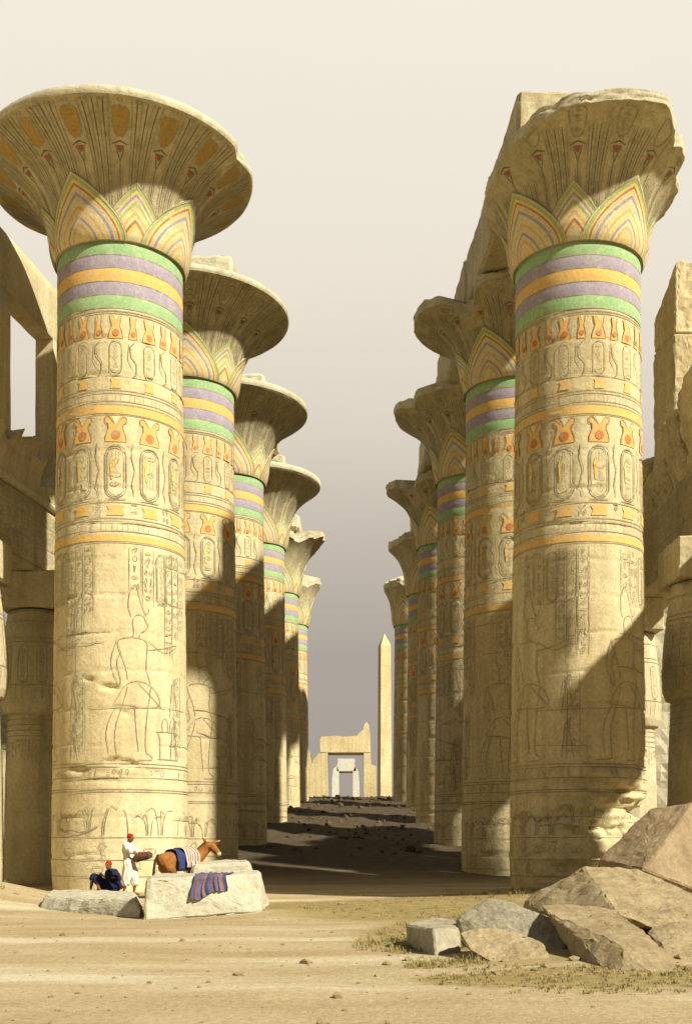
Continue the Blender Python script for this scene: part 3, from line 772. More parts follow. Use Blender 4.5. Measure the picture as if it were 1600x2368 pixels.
xc = (889-VX)*135/F
def ob(u, v):
    q = u*4; i = int(q) % 4; f = q-int(q); cs = [(-1,-1),(1,-1),(1,1),(-1,1)]
    c0, c1 = cs[i], cs[(i+1) % 4]; x = c0[0]*(1-f)+c1[0]*f; y = c0[1]*(1-f)+c1[1]*f
    if v < .9: z = zb+(zs-zb)*v/.9; h = .72-.11*v/.9
    else: z = zs+(zt-zs)*(v-.9)/.1; h = .61*(1-(v-.9)/.1)+.005
    return (x*h, y*h, z)
mb.grid(ob, 4, 20, 'gate', wrap=True)
so = lambda u, v, off=.02: (u, -.8+.004*v-off, v)
tag(link('obelisk', mb.mesh('obelisk', False), None, (xc, 135, 0), math.radians(14)), 'tall slim golden obelisk standing beside the right row of columns', 'obelisk')

# ------------------------------------------------------------------ ground
def sstep(a, b, x):
    t = max(0, min(1, (x-a)/(b-a))); return t*t*(3-2*t)
def gh(x, y):
    z = .035*noise.fractal(Vector((x*.35, y*.35, 0)), 1., 2., 4)
    m = sstep(40, 122, y)**.62*6.1 if y < 120 else 6.1-1.5*sstep(122, 140, y)
    if y > 44: m += sstep(44, 60, y)*(.16*noise.fractal(Vector((x*.22, y*.22, 4)), 1., 2., 5)+.08*noise.fractal(Vector((x*1.1, y*.9, 9)), 1., 2., 4))
    if y > 200: m *= 1-sstep(200, 500, y)
    z += m
    z += .62*math.exp(-((x+9.2)/2.0)**2-((y-27.0)/2.4)**2)           # sand heaped by the left column
    z += .34*math.exp(-((x-6.5)/4.2)**2-((y-27)/5.)**2)            # sand heaped at the foot of the broken column
    z += .12*math.exp(-((x-3.2)/2.)**2-((y-14)/2.5)**2)
    z += .10*math.exp(-((x+1.3)/1.2)**2-((y-23)/1.5)**2)
    return z
xs = []
for i in range(-130, 131):
    t = i/130; xs.append(28*t+1100*abs(t)**7*(1 if t > 0 else -1))
ys = [-60+i*4 for i in range(15)]+[0+i*.25 for i in range(160)]+[40+i*.6 for i in range(150)]+[130+i*4 for i in range(20)]+[215, 240, 280, 350, 450, 600, 900, 1400, 2000]
mb = MB()
for y in ys:
    for x in xs: mb.v.append((x, y, gh(x, y)))
nx = len(xs)
M['sand'] = None
m, nt, b = new_mat('sandy_ground'); v = coords(nt, rnd=False)
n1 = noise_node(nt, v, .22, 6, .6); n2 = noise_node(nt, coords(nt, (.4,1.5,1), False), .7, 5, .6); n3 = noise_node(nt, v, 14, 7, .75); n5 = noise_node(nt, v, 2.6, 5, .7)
c = ramp(nt, n1, [(.3, (.44,.335,.18)), (.7, (.555,.45,.265))])
c = mix(nt, c, (.34,.23,.10), ramp(nt, n2, [(.45, (0,0,0)), (.66, (.5,.5,.5))]))  # dark soil streaks, also standing in for a foreground shadow strip
c = mix(nt, c, (.70,.62,.42), ramp(nt, noise_node(nt, coords(nt, (.25,1.1,1), False), .5, 4, .55), [(.5, (0,0,0)), (.66, (.7,.7,.7))]))
# rubble mound browns with depth, olive turf on the right
tc = nt.nodes.new('ShaderNodeTexCoord'); sp = nt.nodes.new('ShaderNodeSeparateXYZ'); nt.links.new(tc.outputs['Object'], sp.inputs[0])
def mrange(val, a, b_):
    q = nt.nodes.new('ShaderNodeMapRange'); q.inputs[1].default_value = a; q.inputs[2].default_value = b_; q.interpolation_type = 'SMOOTHSTEP'
    nt.links.new(val, q.inputs[0]); return q.outputs[0]
def mth(op, a, b_):
    q = nt.nodes.new('ShaderNodeMath'); q.operation = op
    for s, vv in zip(q.inputs, (a, b_)):
        if isinstance(vv, (int, float)): s.default_value = vv
        else: nt.links.new(vv, s)
    return q.outputs[0]
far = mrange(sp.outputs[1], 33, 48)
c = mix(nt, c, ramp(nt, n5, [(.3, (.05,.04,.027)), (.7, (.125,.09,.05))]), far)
# turf patches (their own shape on the ground)
xo = mth('ADD', sp.outputs[0], mth('MULTIPLY', mth('SUBTRACT', n5, .5), 2.2)); yo = mth('ADD', sp.outputs[1], mth('MULTIPLY', mth('SUBTRACT', n1, .5), 3.))
def patch(cx, cy, rx, ry):
    a = mth('POWER', mth('ABSOLUTE', mth('DIVIDE', mth('SUBTRACT', xo, cx), rx), 0), 2); bb = mth('POWER', mth('ABSOLUTE', mth('DIVIDE', mth('SUBTRACT', yo, cy), ry), 0), 2)
    return mrange(mth('ADD', a, bb), 1.15, .6)
tf = patch(2.5, 11.9, 1.9, 1.0)
for q in ((2.6, 17.5, 2.6, 4.6), (5.5, 12.5, 1.5, 1.6), (6.5, 26, 6., 6.), (1.6, 25, 4.4, 4.6)): tf = mth('MAXIMUM', tf, patch(*q))
tf = mth('MULTIPLY', tf, mth('SUBTRACT', 1., far))
c = mix(nt, c, ramp(nt, n5, [(.3, (.21,.155,.05)), (.7, (.40,.30,.11))]), mth('MULTIPLY', tf, .85))
c = mix(nt, c, ramp(nt, n3, [(.25, (.6,.6,.6)), (.6, (1.08,1.08,1.08))]), 1., 'MULTIPLY')
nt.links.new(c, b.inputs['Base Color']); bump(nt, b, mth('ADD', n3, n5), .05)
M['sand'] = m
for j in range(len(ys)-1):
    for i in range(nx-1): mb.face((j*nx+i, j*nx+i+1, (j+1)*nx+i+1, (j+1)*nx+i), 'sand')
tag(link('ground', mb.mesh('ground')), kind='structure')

# rubble over the mound
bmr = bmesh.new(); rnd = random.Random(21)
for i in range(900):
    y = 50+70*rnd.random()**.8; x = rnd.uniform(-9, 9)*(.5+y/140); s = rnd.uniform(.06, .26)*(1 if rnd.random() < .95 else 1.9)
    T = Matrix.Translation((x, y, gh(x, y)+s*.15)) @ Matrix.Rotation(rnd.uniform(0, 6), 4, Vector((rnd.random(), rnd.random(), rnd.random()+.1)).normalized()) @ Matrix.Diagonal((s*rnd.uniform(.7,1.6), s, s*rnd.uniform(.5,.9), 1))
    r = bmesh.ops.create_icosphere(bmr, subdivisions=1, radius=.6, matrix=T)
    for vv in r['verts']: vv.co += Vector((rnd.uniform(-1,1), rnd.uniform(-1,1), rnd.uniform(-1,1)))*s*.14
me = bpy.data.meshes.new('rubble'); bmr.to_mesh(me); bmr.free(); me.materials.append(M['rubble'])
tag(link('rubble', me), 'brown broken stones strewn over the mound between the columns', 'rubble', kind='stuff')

# pebbles on the forecourt
bmr = bmesh.new(); rnd = random.Random(5)
for i in range(500):
    y = 9+26*rnd.random(); x = rnd.uniform(-.34, .34)*y; s = rnd.uniform(.008, .03)*(1 if rnd.random() < .95 else 2.5)
    T = Matrix.Translation((x, y, gh(x, y)+s*.2)) @ Matrix.Diagonal((s*rnd.uniform(.8,1.6), s, s*.7, 1))
    r = bmesh.ops.create_icosphere(bmr, subdivisions=1, radius=1, matrix=T)
for i in range(160):
    y = rnd.uniform(12, 19); x = 2.6+rnd.gauss(0, 1.5); s = rnd.uniform(.015, .07)
    T = Matrix.Translation((x, y, gh(x, y)+s*.2)) @ Matrix.Rotation(rnd.uniform(0, 6), 4, 'Z') @ Matrix.Diagonal((s*rnd.uniform(.8,1.8), s, s*.6, 1))
    r = bmesh.ops.create_icosphere(bmr, subdivisions=1, radius=1, matrix=T)
    for vv in r['verts']: vv.co += Vector((rnd.uniform(-1,1), rnd.uniform(-1,1), rnd.uniform(-1,1)))*s*.25
me = bpy.data.meshes.new('pebbles'); bmr.to_mesh(me); bmr.free(); me.materials.append(M['rock'])
tag(link('pebbles', me), 'small pebbles scattered over the sandy forecourt', 'pebbles', kind='stuff')

# dry grass
m, nt, b = new_mat('dry_grass'); oi = coords(nt, rnd=False); n = noise_node(nt, oi, 1.5, 3)
nt.links.new(ramp(nt, n, [(.3, (.19,.165,.06)), (.7, (.42,.33,.13))]), b.inputs['Base Color']); M['grass'] = m
mb = MB(); rnd = random.Random(77)
def tuft(x, y, n, h, spread):
    for i in range(n):
        a = rnd.uniform(0, 2*PI); r = rnd.random()*spread; bx, by = x+r*math.cos(a), y+r*math.sin(a); z = gh(bx, by)-.005
        hh = h*rnd.uniform(.5, 1.1); lean = hh*rnd.uniform(.3, 1.1); a2 = a+rnd.uniform(-.8, .8); w = .005
        px_, py_ = math.sin(a2)*w, -math.cos(a2)*w; k = len(mb.v)
        mb.v += [(bx-px_, by-py_, z), (bx+px_, by+py_, z), (bx+px_*.8+math.cos(a2)*lean*.4, by+py_*.8+math.sin(a2)*lean*.4, z+hh*.65), (bx-px_*.8+math.cos(a2)*lean*.4, by-py_*.8+math.sin(a2)*lean*.4, z+hh*.65), (bx+math.cos(a2)*lean, by+math.sin(a2)*lean, z+hh)]
        mb.face((k, k+1, k+2, k+3), 'grass'); mb.face((k+3, k+2, k+4), 'grass')
def pat(cx, cy, rx, ry, n, h):
    for i in range(n):
        a = rnd.uniform(0, 2*PI); r = rnd.random()**.5; tuft(cx+rx*r*math.cos(a), cy+ry*r*math.sin(a), rnd.randint(5, 12), h*rnd.uniform(.5, 1.2), .06)
pat(2.5, 12.0, 1.8, .9, 260, .05); pat(.9, 15.8, .9, 1.4, 160, .10); pat(5.2, 12.6, 1.3, 1.3, 160, .12); pat(2.8, 18, 2.4, 3.5, 320, .08)
pat(6.8, 26, 4, 5, 260, .14); pat(1.6, 24.5, 3., 3.5, 200, .06); pat(1.1, 13.2, .5, .35, 60, .1); pat(2.3, 10.9, 1.0, .25, 45, .05); pat(-9.5, 26.5, 1.5, 1.5, 70, .16)
tag(link('dry_grass', mb.mesh('dry_grass', False)), 'short dry olive grass around the fallen stones', 'grass', kind='stuff')

# ------------------------------------------------------------------ blocks and fallen slabs
def R(*q): return [P(*a) for a in q]
rock('stone_block', R((332,2134,21.6),(606,2112,22.4),(624,2098,24.2),(350,2104,24),(335,2036,21.75),(600,2022,22.6),(598,2013,24.0),(355,2023,24.2),(560,2020,22.5),(345,2031,21.7)),
     'block', 'large white stone block carrying the striped cloth', 'stone block', cuts=9, amp=.025, bev=.07, seed=1)
rock('stone_block', R((425,2085,27.4),(592,2080,28),(600,2072,29.8),(430,2072,30),(444,2000,27.5),(578,1995,28.),(575,1988,29.6),(470,1991,29.8),(448,2003,27.6)),
     'block', 'white stone block in front of the donkey, behind the largest one', 'stone block', cuts=8, amp=.025, bev=.08, seed=2)
rock('stone_block', R((88,2110,24.4),(324,2130,22),(328,2095,25.8),(110,2090,27.2),(102,2074,24.7),(316,2085,22.3),(310,2062,25.6),(120,2058,27.0),(326,2100,22.1)),
     'block', 'low flat white slab in front of the resting man', 'stone block', cuts=9, amp=.03, bev=.05, seed=3)
RG = 'slabs fallen in front of the broken column'
def slab(lab, mat, pts, seed, amp=.03, bev=.03, cuts=10): rock('fallen_slab', R(*pts), mat, lab, 'stone slab', group=RG, cuts=cuts, amp=amp*.6, bev=bev, seed=seed, freq=3.5)
slab('small grey squared block, leftmost of the fallen stones', 'rockg', [(942,2188,15.2),(938,2138,15.4),(1010,2232,14.),(1064,2236,14.2),(1062,2150,14.6),(1000,2150,14.3),(1000,2122,16.6),(1048,2126,16.6),(985,2150,16.8),(1060,2160,16.6)], 11)
slab('long grey slab with a rounded end, leaning behind the round boulder', 'rockg', [(1052,2150,15.2),(1055,2122,15.2),(1120,2090,15.4),(1128,2078,15.8),(1190,2090,15.4),(1310,2146,14.6),(1322,2165,14.5),(1320,2205,14.4),(1296,2222,14.2),(1250,2225,14.4),(1075,2185,15.),(1150,2082,16.2),(1300,2140,15.4),(1320,2180,15.2),(1080,2150,16.)], 12, .035)
slab('rounded tan and white boulder, nearest of the fallen stones', 'rock', [(1060,2158,13.9),(1085,2198,13.5),(1125,2222,13.3),(1180,2246,13.1),(1250,2238,13.2),(1278,2222,13.3),(1262,2184,13.6),(1230,2166,13.9),(1145,2146,14.2),(1100,2150,14.1),(1070,2180,14.4),(1200,2235,14.3)], 13, .035)
slab('long tan slab sloping down to the right in the foreground', 'rock', [(1252,2096,15.6),(1264,2110,14.6),(1330,2220,13.2),(1340,2170,13.3),(1410,2262,12.3),(1435,2275,12.1),(1520,2268,12.0),(1556,2250,12.2),(1564,2222,12.6),(1500,2165,13.6),(1432,2115,15.),(1425,2108,15.6),(1320,2092,15.9),(1440,2190,12.6),(1330,2160,15)], 14, .04)
slab('wide brown slab lying under the leaning one', 'rock', [(1205,2108,19),(1215,2080,19),(1290,2040,18.8),(1348,2006,18.8),(1465,2010,19.4),(1600,2062,18.4),(1640,2080,18),(1640,2170,15.8),(1520,2150,15.8),(1430,2118,16.2),(1380,2062,17.4),(1240,2110,18.),(1640,2120,19),(1300,2080,20)], 15, .06)
slab('tall slab leaning at the right edge of the view', 'rockb', [(1378,2012,22.2),(1384,1990,22),(1500,1872,22.8),(1606,1858,22.4),(1720,1862,24.5),(1720,2100,21.5),(1470,2040,20.6),(1490,2012,20.4),(1600,1862,22.2),(1700,1880,26)], 16, .05, .04)
slab('orange brown stone cut by the right edge, below the wide slab', 'rock', [(1492,2160,14.6),(1500,2145,14.8),(1560,2132,14.9),(1650,2128,15),(1650,2240,13.2),(1560,2238,13.2),(1530,2190,13.8),(1600,2240,14.5)], 17)

# cloth hanging over the big block
from mathutils.bvhtree import BVHTree
blk = [o for o in bpy.data.objects if o.get('label', '').startswith('large white stone block')][0]
bl = blk.location.copy(); bvh = BVHTree.FromPolygons([v.co+bl for v in blk.data.vertices], [tuple(p.vertices) for p in blk.data.polygons])
def cloth_fn(a, b):
    x = 448+80*a+5*math.sin(b*5+a*3); Xw = P(x, 0, 22.2).x
    fold = .035*math.sin(a*19+b*1.5)+.015*math.sin(a*37+1)
    h = bvh.ray_cast(Vector((Xw, 15, .35)), Vector((0, 1, 0)))[0]; fy = h.y if h else 22.2
    def topz(y):
        q = bvh.ray_cast(Vector((Xw, y, 5)), Vector((0, 0, -1)))[0]; return q.z if q else .7
    tl_ = .34
    if b < tl_:
        t = b/tl_; y = fy+.16+1.0*(1-t); z = topz(y)
        return Vector((Xw+.05*math.sin(b*9), y, z+.02+abs(fold)*.5))
    t = (b-tl_)/(1-tl_); L = .40+.08*math.sin(a*7+.5)-.2*max(0, a-.6)*2.
    z = topz(fy+.16)+.02-t*L; q = bvh.ray_cast(Vector((Xw, 15, min(z, .66))), Vector((0, 1, 0)))[0]
    y = (q.y if q else fy)-.03-.02*t-abs(fold)*(.4+t)
    k = min(1, t*5); y = (fy+.16)*(1-k)+y*k-.05*math.sin(k*PI)
    return Vector((Xw-.10*t*(a-.4), y, z+.03*(1-k)))
def cloth_old(a, b):
    x = 456+72*a+4*math.sin(b*5+a*3)
    fold = .05*math.sin(a*17+b*1.5)+.025*math.sin(a*31+1)
    front_Y = 21.75+(x-335)/(588-335)*.95
    edge_y = 2031-(x-335)*.045
    if b < .3:
        t = b/.3; Y = front_Y+1.25*(1-t); z = P(x, edge_y, front_Y).z+.035+.05*(1-t)
        q = P(x+6*(1-t), 0, Y); q = Vector((P(x, 0, front_Y).x+.1*(1-t)*(.2-a), Y, z)); q.z += abs(fold)*.6
        return q
    t = (b-.3)/.7; L = .50+.12*math.sin(a*7+.5)-.22*max(0, a-.62)*2.4
    q = P(x, edge_y, front_Y); q.z = q.z+.03-t*L; q.y -= .07+.05*t+fold*(.3+t)*1.1; q.x += -.06*t*(a-.3)
    return q
mb = MB(); mb.grid(cloth_fn, 60, 50, 'drape'); me = mb.mesh('draped_cloth')
def uvgrid(me, nu, nv):
    uv = me.uv_layers.new(name='UVMap'); cu = nu+1
    for l in me.loops:
        i = l.vertex_index; uv.data[l.index].uv = ((i % cu)/nu, (i//cu)/nv)
uvgrid(me, 60, 50)
tag(link('draped_cloth', me), 'blue and brown striped cloth hanging over the front of the large block', 'cloth')

# ------------------------------------------------------------------ figures
def skin(verts, edges, root=0, sub=2):             # closed blobs strung along every bone; fuse() melts them into one surface
    bm = bmesh.new()
    def el(c, r):
        T = Matrix.Translation(c) @ Matrix.Diagonal((r[0], r[1], r[2], 1)); bmesh.ops.create_icosphere(bm, subdivisions=2, radius=1, matrix=T)
    def rr(r): return Vector((r, r, r)) if isinstance(r, (int, float)) else Vector((r[0], r[1], (r[0]+r[1])/2))
    for a, b in edges:
        ca, ra, cb, rb = Vector(verts[a][0]), rr(verts[a][1]), Vector(verts[b][0]), rr(verts[b][1])
        n = max(2, int((ca-cb).length/(min(min(ra), min(rb))*.42))+1); n = min(n, 26)
        for i in range(n+1): t = i/n; el(ca.lerp(cb, t), ra.lerp(rb, t))
    me = bpy.data.meshes.new('sk'); bm.to_mesh(me); bm.free(); return me
def bake(o):
    bpy.context.view_layer.update()
    dg = bpy.context.evaluated_depsgraph_get(); me = bpy.data.meshes.new_from_object(o.evaluated_get(dg))
    old = o.data; bpy.data.objects.remove(o); bpy.data.meshes.remove(old); return me
def ball(c, r, seg=20, fn=None):
    bm = bmesh.new(); bmesh.ops.create_uvsphere(bm, u_segments=seg, v_segments=seg*2//3, radius=1)
    for v in bm.verts:
        q = Vector((v.co.x*r[0], v.co.y*r[1], v.co.z*r[2]))
        if fn: q = fn(q, v.co)
        v.co = q+Vector(c)
    me = bpy.data.meshes.new('b'); bm.to_mesh(me); bm.free(); return me
def biggest(me):
    bm = bmesh.new(); bm.from_mesh(me); seen = set(); best = []
    bm.verts.ensure_lookup_table()
    for v in bm.verts:
        if v.index in seen: continue
        st = [v]; seen.add(v.index); comp = []
        while st:
            q = st.pop(); comp.append(q)
            for e_ in q.link_edges:
                o_ = e_.other_vert(q)
                if o_.index not in seen: seen.add(o_.index); st.append(o_)
        if len(comp) > len(best): best = comp
    keep = set(best); bmesh.ops.delete(bm, geom=[v for v in bm.verts if v not in keep], context='VERTS')
    bm.to_mesh(me); bm.free(); return me
def fuse(meshes, voxel, sm=2):
    bm = bmesh.new()
    for m_ in meshes: bm.from_mesh(m_)
    me = bpy.data.meshes.new('f'); bm.to_mesh(me); bm.free()
    o = bpy.data.objects.new('f', me); col.objects.link(o)
    md = o.modifiers.new('r', 'REMESH'); md.mode = 'VOXEL'; md.voxel_size = voxel; md.use_smooth_shade = True
    if sm: s = o.modifiers.new('sm', 'SMOOTH'); s.iterations = sm; s.factor = .5
    return biggest(bake(o))
def setmat(me, k, extra=None):
    me.materials.clear(); me.materials.append(M[k])
    if extra:
        me.materials.append(M[extra[0]])
        for p in me.polygons:
            if extra[1](p.center): p.material_index = 1
    return me
def head(c, d, s=1.):           # a head whose face looks along the flat direction d
    d = Vector((d[0], d[1], 0)).normalized(); side = Vector((-d.y, d.x, 0)); up = Vector((0, 0, 1)); c = Vector(c)
    def f(q, u):
        x, y, z = q.x, q.y, q.z
        if z < 0: y *= 1-.25*(-z/.12); x = x*(1-.12*(-z/.12))+.012*(-z/.12)
        k = math.exp(-((u.y)/.17)**2-((u.z+.08)/.2)**2)
        if x > 0: x += .028*k; x -= .008*math.exp(-((u.z-.12)/.12)**2-((abs(u.y)-.38)/.18)**2); x += .006*math.exp(-((u.z+.42)/.1)**2-((u.y)/.3)**2)
        return (d*x+side*y+up*z)*s
    ms = [ball(c, (.098, .076, .118), 36, f)]
    for sg in (-1, 1): ms.append(ball(c+side*sg*.078*s-d*.005*s-up*.01*s, (.016*s, .012*s, .03*s), 10))
    eyes = [c+(d*.088+side*sg*.030+up*.014)*s for sg in (-1, 1)]
    return ms, eyes
def hand(V, E, wi, wpos, fdir, palm_side, curl, s=1.):     # adds palm and five fingers to a skeleton
    f = Vector(fdir).normalized(); t = Vector(palm_side).normalized(); t = (t-f*t.dot(f)).normalized(); n = f.cross(t)*curl; w = Vector(wpos)
    pi = len(V); V.append((w+f*.045*s, .022*s)); E.append((wi, pi))
    for k, (off, ln) in enumerate(((-.030, .062), (-.010, .074), (.010, .070), (.030, .052))):
        a = len(V); V.append((w+f*.085*s+t*off*s, .0095*s)); E.append((pi, a))
        V.append((w+f*(.085+ln*.55)*s+t*off*1.1*s+n*.012*s, .0085*s)); E.append((a, a+1))
        V.append((w+f*(.085+ln*.85)*s+t*off*1.1*s+n*.04*s, .007*s)); E.append((a+1, a+2))
    a = len(V); V.append((w+f*.03*s-t*.035*s+n*.01*s, .011*s)); E.append((pi, a)); V.append((w+f*.07*s-t*.05*s+n*.03*s, .008*s)); E.append((a, a+1))

def person(name, label, J, facing, loc, clothes, cap_tilt=0.):
    """J: joint name -> position. The pelvis is the root."""
    V, E, I = [], [], {}
    def add(n, r): I[n] = len(V); V.append((Vector(J[n]), r))
    for n, r in (('pelvis', (.115,.15)), ('waist', (.10,.13)), ('chest', (.115,.155)), ('collar', (.07,.10)), ('neck', .052), ('headc', .07)): add(n, r)
    for a, b in (('pelvis','waist'),('waist','chest'),('chest','collar'),('collar','neck'),('neck','headc')): E.append((I[a], I[b]))
    for s in 'LR':
        for n, r in (('hip', .085), ('thigh', .078), ('knee', .055), ('calf', .052), ('ankle', .034), ('toe', .03)): add(n+s, r)
        for a, b in (('pelvis','hip'+s),('hip'+s,'thigh'+s),('thigh'+s,'knee'+s),('knee'+s,'calf'+s),('calf'+s,'ankle'+s),('ankle'+s,'toe'+s)): E.append((I[a], I[b]))
        for n, r in (('sh', .055), ('upper', .045), ('elbow', .036), ('fore', .034), ('wrist', .024)): add(n+s, r)
        for a, b in (('collar','sh'+s),('sh'+s,'upper'+s),('upper'+s,'elbow'+s),('elbow'+s,'fore'+s),('fore'+s,'wrist'+s)): E.append((I[a], I[b]))
        w = Vector(J['wrist'+s]); fd = w-Vector(J['elbow'+s]); hand(V, E, I['wrist'+s], w, J.get('hd'+s, fd), (0, .3, 1), 1 if s == 'L' else -1)
    body = skin(V, E, 0)
    hs, eyes = head(J['headc'], facing)
    me = fuse([body]+hs, .0065, 2)
    setmat(me, 'skin', ('eye', lambda c: any((c-e).length < .014 for e in eyes)))
    o = link('person', me, None, loc); tag(o, label, 'person')
    # clothing grown from the same joints
    for nm, mat, joints, eds in clothes:
        V2 = [(Vector(J[j]) if isinstance(j, str) else Vector(j), r) for j, r in joints]
        cm = fuse([skin(V2, eds, 0)], .014, 3)
        for v in cm.vertices:
            a_ = math.atan2(v.co.y, v.co.x-.05*v.co.z); v.co += v.normal*(.012*fn3(v.co, 7, 3)+.009*math.sin(a_*11+v.co.z*7+3*fn3(v.co, 3, 1)))
        setmat(cm, mat); link(nm, cm, o)
    hc = Vector(J['headc'])
    def fc(q, u):
        if u.z < -.12: q.z = -.02
        return q
    cm = setmat(ball(hc+Vector((-.012*facing[0], -.012*facing[1], .045)), (.098, .09, .095), 24, fc), 'redcap')
    for p in cm.polygons: p.use_smooth = True
    link('cap', cm, o)
    return o
def mid(a, b, t=.5): return tuple(Vector(a)*(1-t)+Vector(b)*t)
# standing man, turned to the donkey
J = dict(pelvis=(0,0,.93), waist=(-.03,0,1.08), chest=(-.06,0,1.28), collar=(-.05,0,1.41), neck=(-.02,0,1.48), headc=(.035,0,1.60))
for s, sg in (('R', -1), ('L', 1)):
    J['hip'+s] = (0, sg*.09, .88); J['knee'+s] = (.03+(.1 if s == 'L' else -.06), sg*.12, .47); J['ankle'+s] = ((.08 if s == 'L' else -.12), sg*.13, .08)
    J['thigh'+s] = mid(J['hip'+s], J['knee'+s]); J['calf'+s] = mid(J['knee'+s], J['ankle'+s], .35); a = J['ankle'+s]; J['toe'+s] = (a[0]+.15, a[1], .035)
    J['sh'+s] = (-.05, sg*.18, 1.40); J['elbow'+s] = (.16, sg*.22, 1.21); J['wrist'+s] = (.38 if s == 'R' else .42, sg*.13, 1.13)
    J['upper'+s] = mid(J['sh'+s], J['elbow'+s]); J['fore'+s] = mid(J['elbow'+s], J['wrist'+s], .4); J['hd'+s] = (.6, -sg*.5, -.15)
tunic = ('tunic', 'whitecloth', [('waist', (.14,.165)), ('chest', (.145,.185)), ('collar', (.085,.12)), ('shR', .085), ('upperR', .085), (mid(J['upperR'], J['elbowR'], .7), .08), ('shL', .085), ('upperL', .085), (mid(J['upperL'], J['elbowL'], .7), .08), ((-.02,0,.96), (.16,.18))],
         [(0,1),(1,2),(2,3),(3,4),(4,5),(2,6),(6,7),(7,8),(0,9)])
trou = ('trousers', 'whitecloth', [((-.01,0,.94), (.15,.17)), ('hipR', .13), (mid(J['hipR'], J['kneeR'], .6), .14), (mid(J['kneeR'], J['ankleR'], .25), .125), ('hipL', .13), (mid(J['hipL'], J['kneeL'], .6), .14), (mid(J['kneeL'], J['ankleL'], .25), .125)],
        [(0,1),(1,2),(2,3),(0,4),(4,5),(5,6)])
gz = gh(-6.15, 31.3)
pm = person('person', 'man standing in white tunic and red cap, holding a brown bundle out before him', J, (1, -.25), (-6.15, 31.3, gz-.01), [tunic, trou])
pm.rotation_euler.z = math.radians(-12)
# bundle in his arms
bm_ = fuse([skin([(Vector((-.26,0,0)), .05), (Vector((-.18,0,0)), (.10,.12)), (Vector((0,0,.01)), (.12,.135)), (Vector((.18,0,0)), (.10,.12)), (Vector((.27,0,.0)), .045)], [(0,1),(1,2),(2,3),(3,4)], 2, 3)], .012, 2)
for v in bm_.vertices: v.co += v.normal*(.004*math.sin(v.co.x*95)+.008*fn3(v.co, 9))
setmat(bm_, 'bundle'); bo = link('bundle', bm_, None, (-6.15+.40, 31.3-.18, gz+1.075)); bo.rotation_euler = (0, math.radians(-14), math.radians(-12))
tag(bo, 'brown rolled bundle held by the standing man', 'bundle')

# reclining man against the column
J = dict(pelvis=(.18,.05,.13), waist=(.22,.10,.27), chest=(.20,.14,.45), collar=(.14,.13,.60), neck=(.09,.11,.67), headc=(.06,.07,.79))
K = {'R': dict(hip=(.10,-.03,.13), knee=(-.24,-.22,.40), ankle=(-.06,-.42,.07), toe=(-.12,-.52,.035), sh=(.07,-.01,.58), elbow=(.10,-.22,.40), wrist=(-.04,-.10,.50), hd=(-.6,.3,.3)),
     'L': dict(hip=(.10,.12,.13), knee=(-.36,.02,.50), ankle=(-.40,-.20,.08), toe=(-.47,-.32,.035), sh=(.20,.25,.57), elbow=(.33,.02,.42), wrist=(.16,-.14,.46), hd=(-.8,-.2,.2))}
for s in 'RL':
    k = K[s]
    for n in ('hip', 'knee', 'ankle', 'toe', 'sh', 'elbow', 'wrist'): J[n+s] = k[n]
    J['hd'+s] = k['hd']; J['thigh'+s] = mid(k['hip'], k['knee']); J['calf'+s] = mid(k['knee'], k['ankle'], .35); J['upper'+s] = mid(k['sh'], k['elbow']); J['fore'+s] = mid(k['elbow'], k['wrist'], .4)
robe = ('robe', 'navy', [('waist', (.19,.16)), ('chest', (.21,.17)), ('collar', (.13,.1)), ('shR', .1), ('elbowR', .085), ('shL', .12), ('elbowL', .12), ('pelvis', (.2,.16)), ('thighR', .13), (mid(J['thighR'], J['kneeR'], .9), .105), (mid(J['kneeR'], J['ankleR'], .18), .09), ('thighL', .13), (mid(J['thighL'], J['kneeL'], .9), .11), (mid(J['kneeL'], J['ankleL'], .18), .1), ((-.12,-.12,.12), .11), ((.36,.02,.2), .13)],
        [(0,1),(1,2),(2,3),(3,4),(2,5),(5,6),(0,7),(7,8),(8,9),(9,10),(7,11),(11,12),(12,13),(7,14),(7,15)])
gz2 = gh(-6.95, 32.0)
person('person', 'man in dark robe and red cap resting on the ground against the column', J, (-.5, -1), (-7.0, 32.2, gz2), [robe])

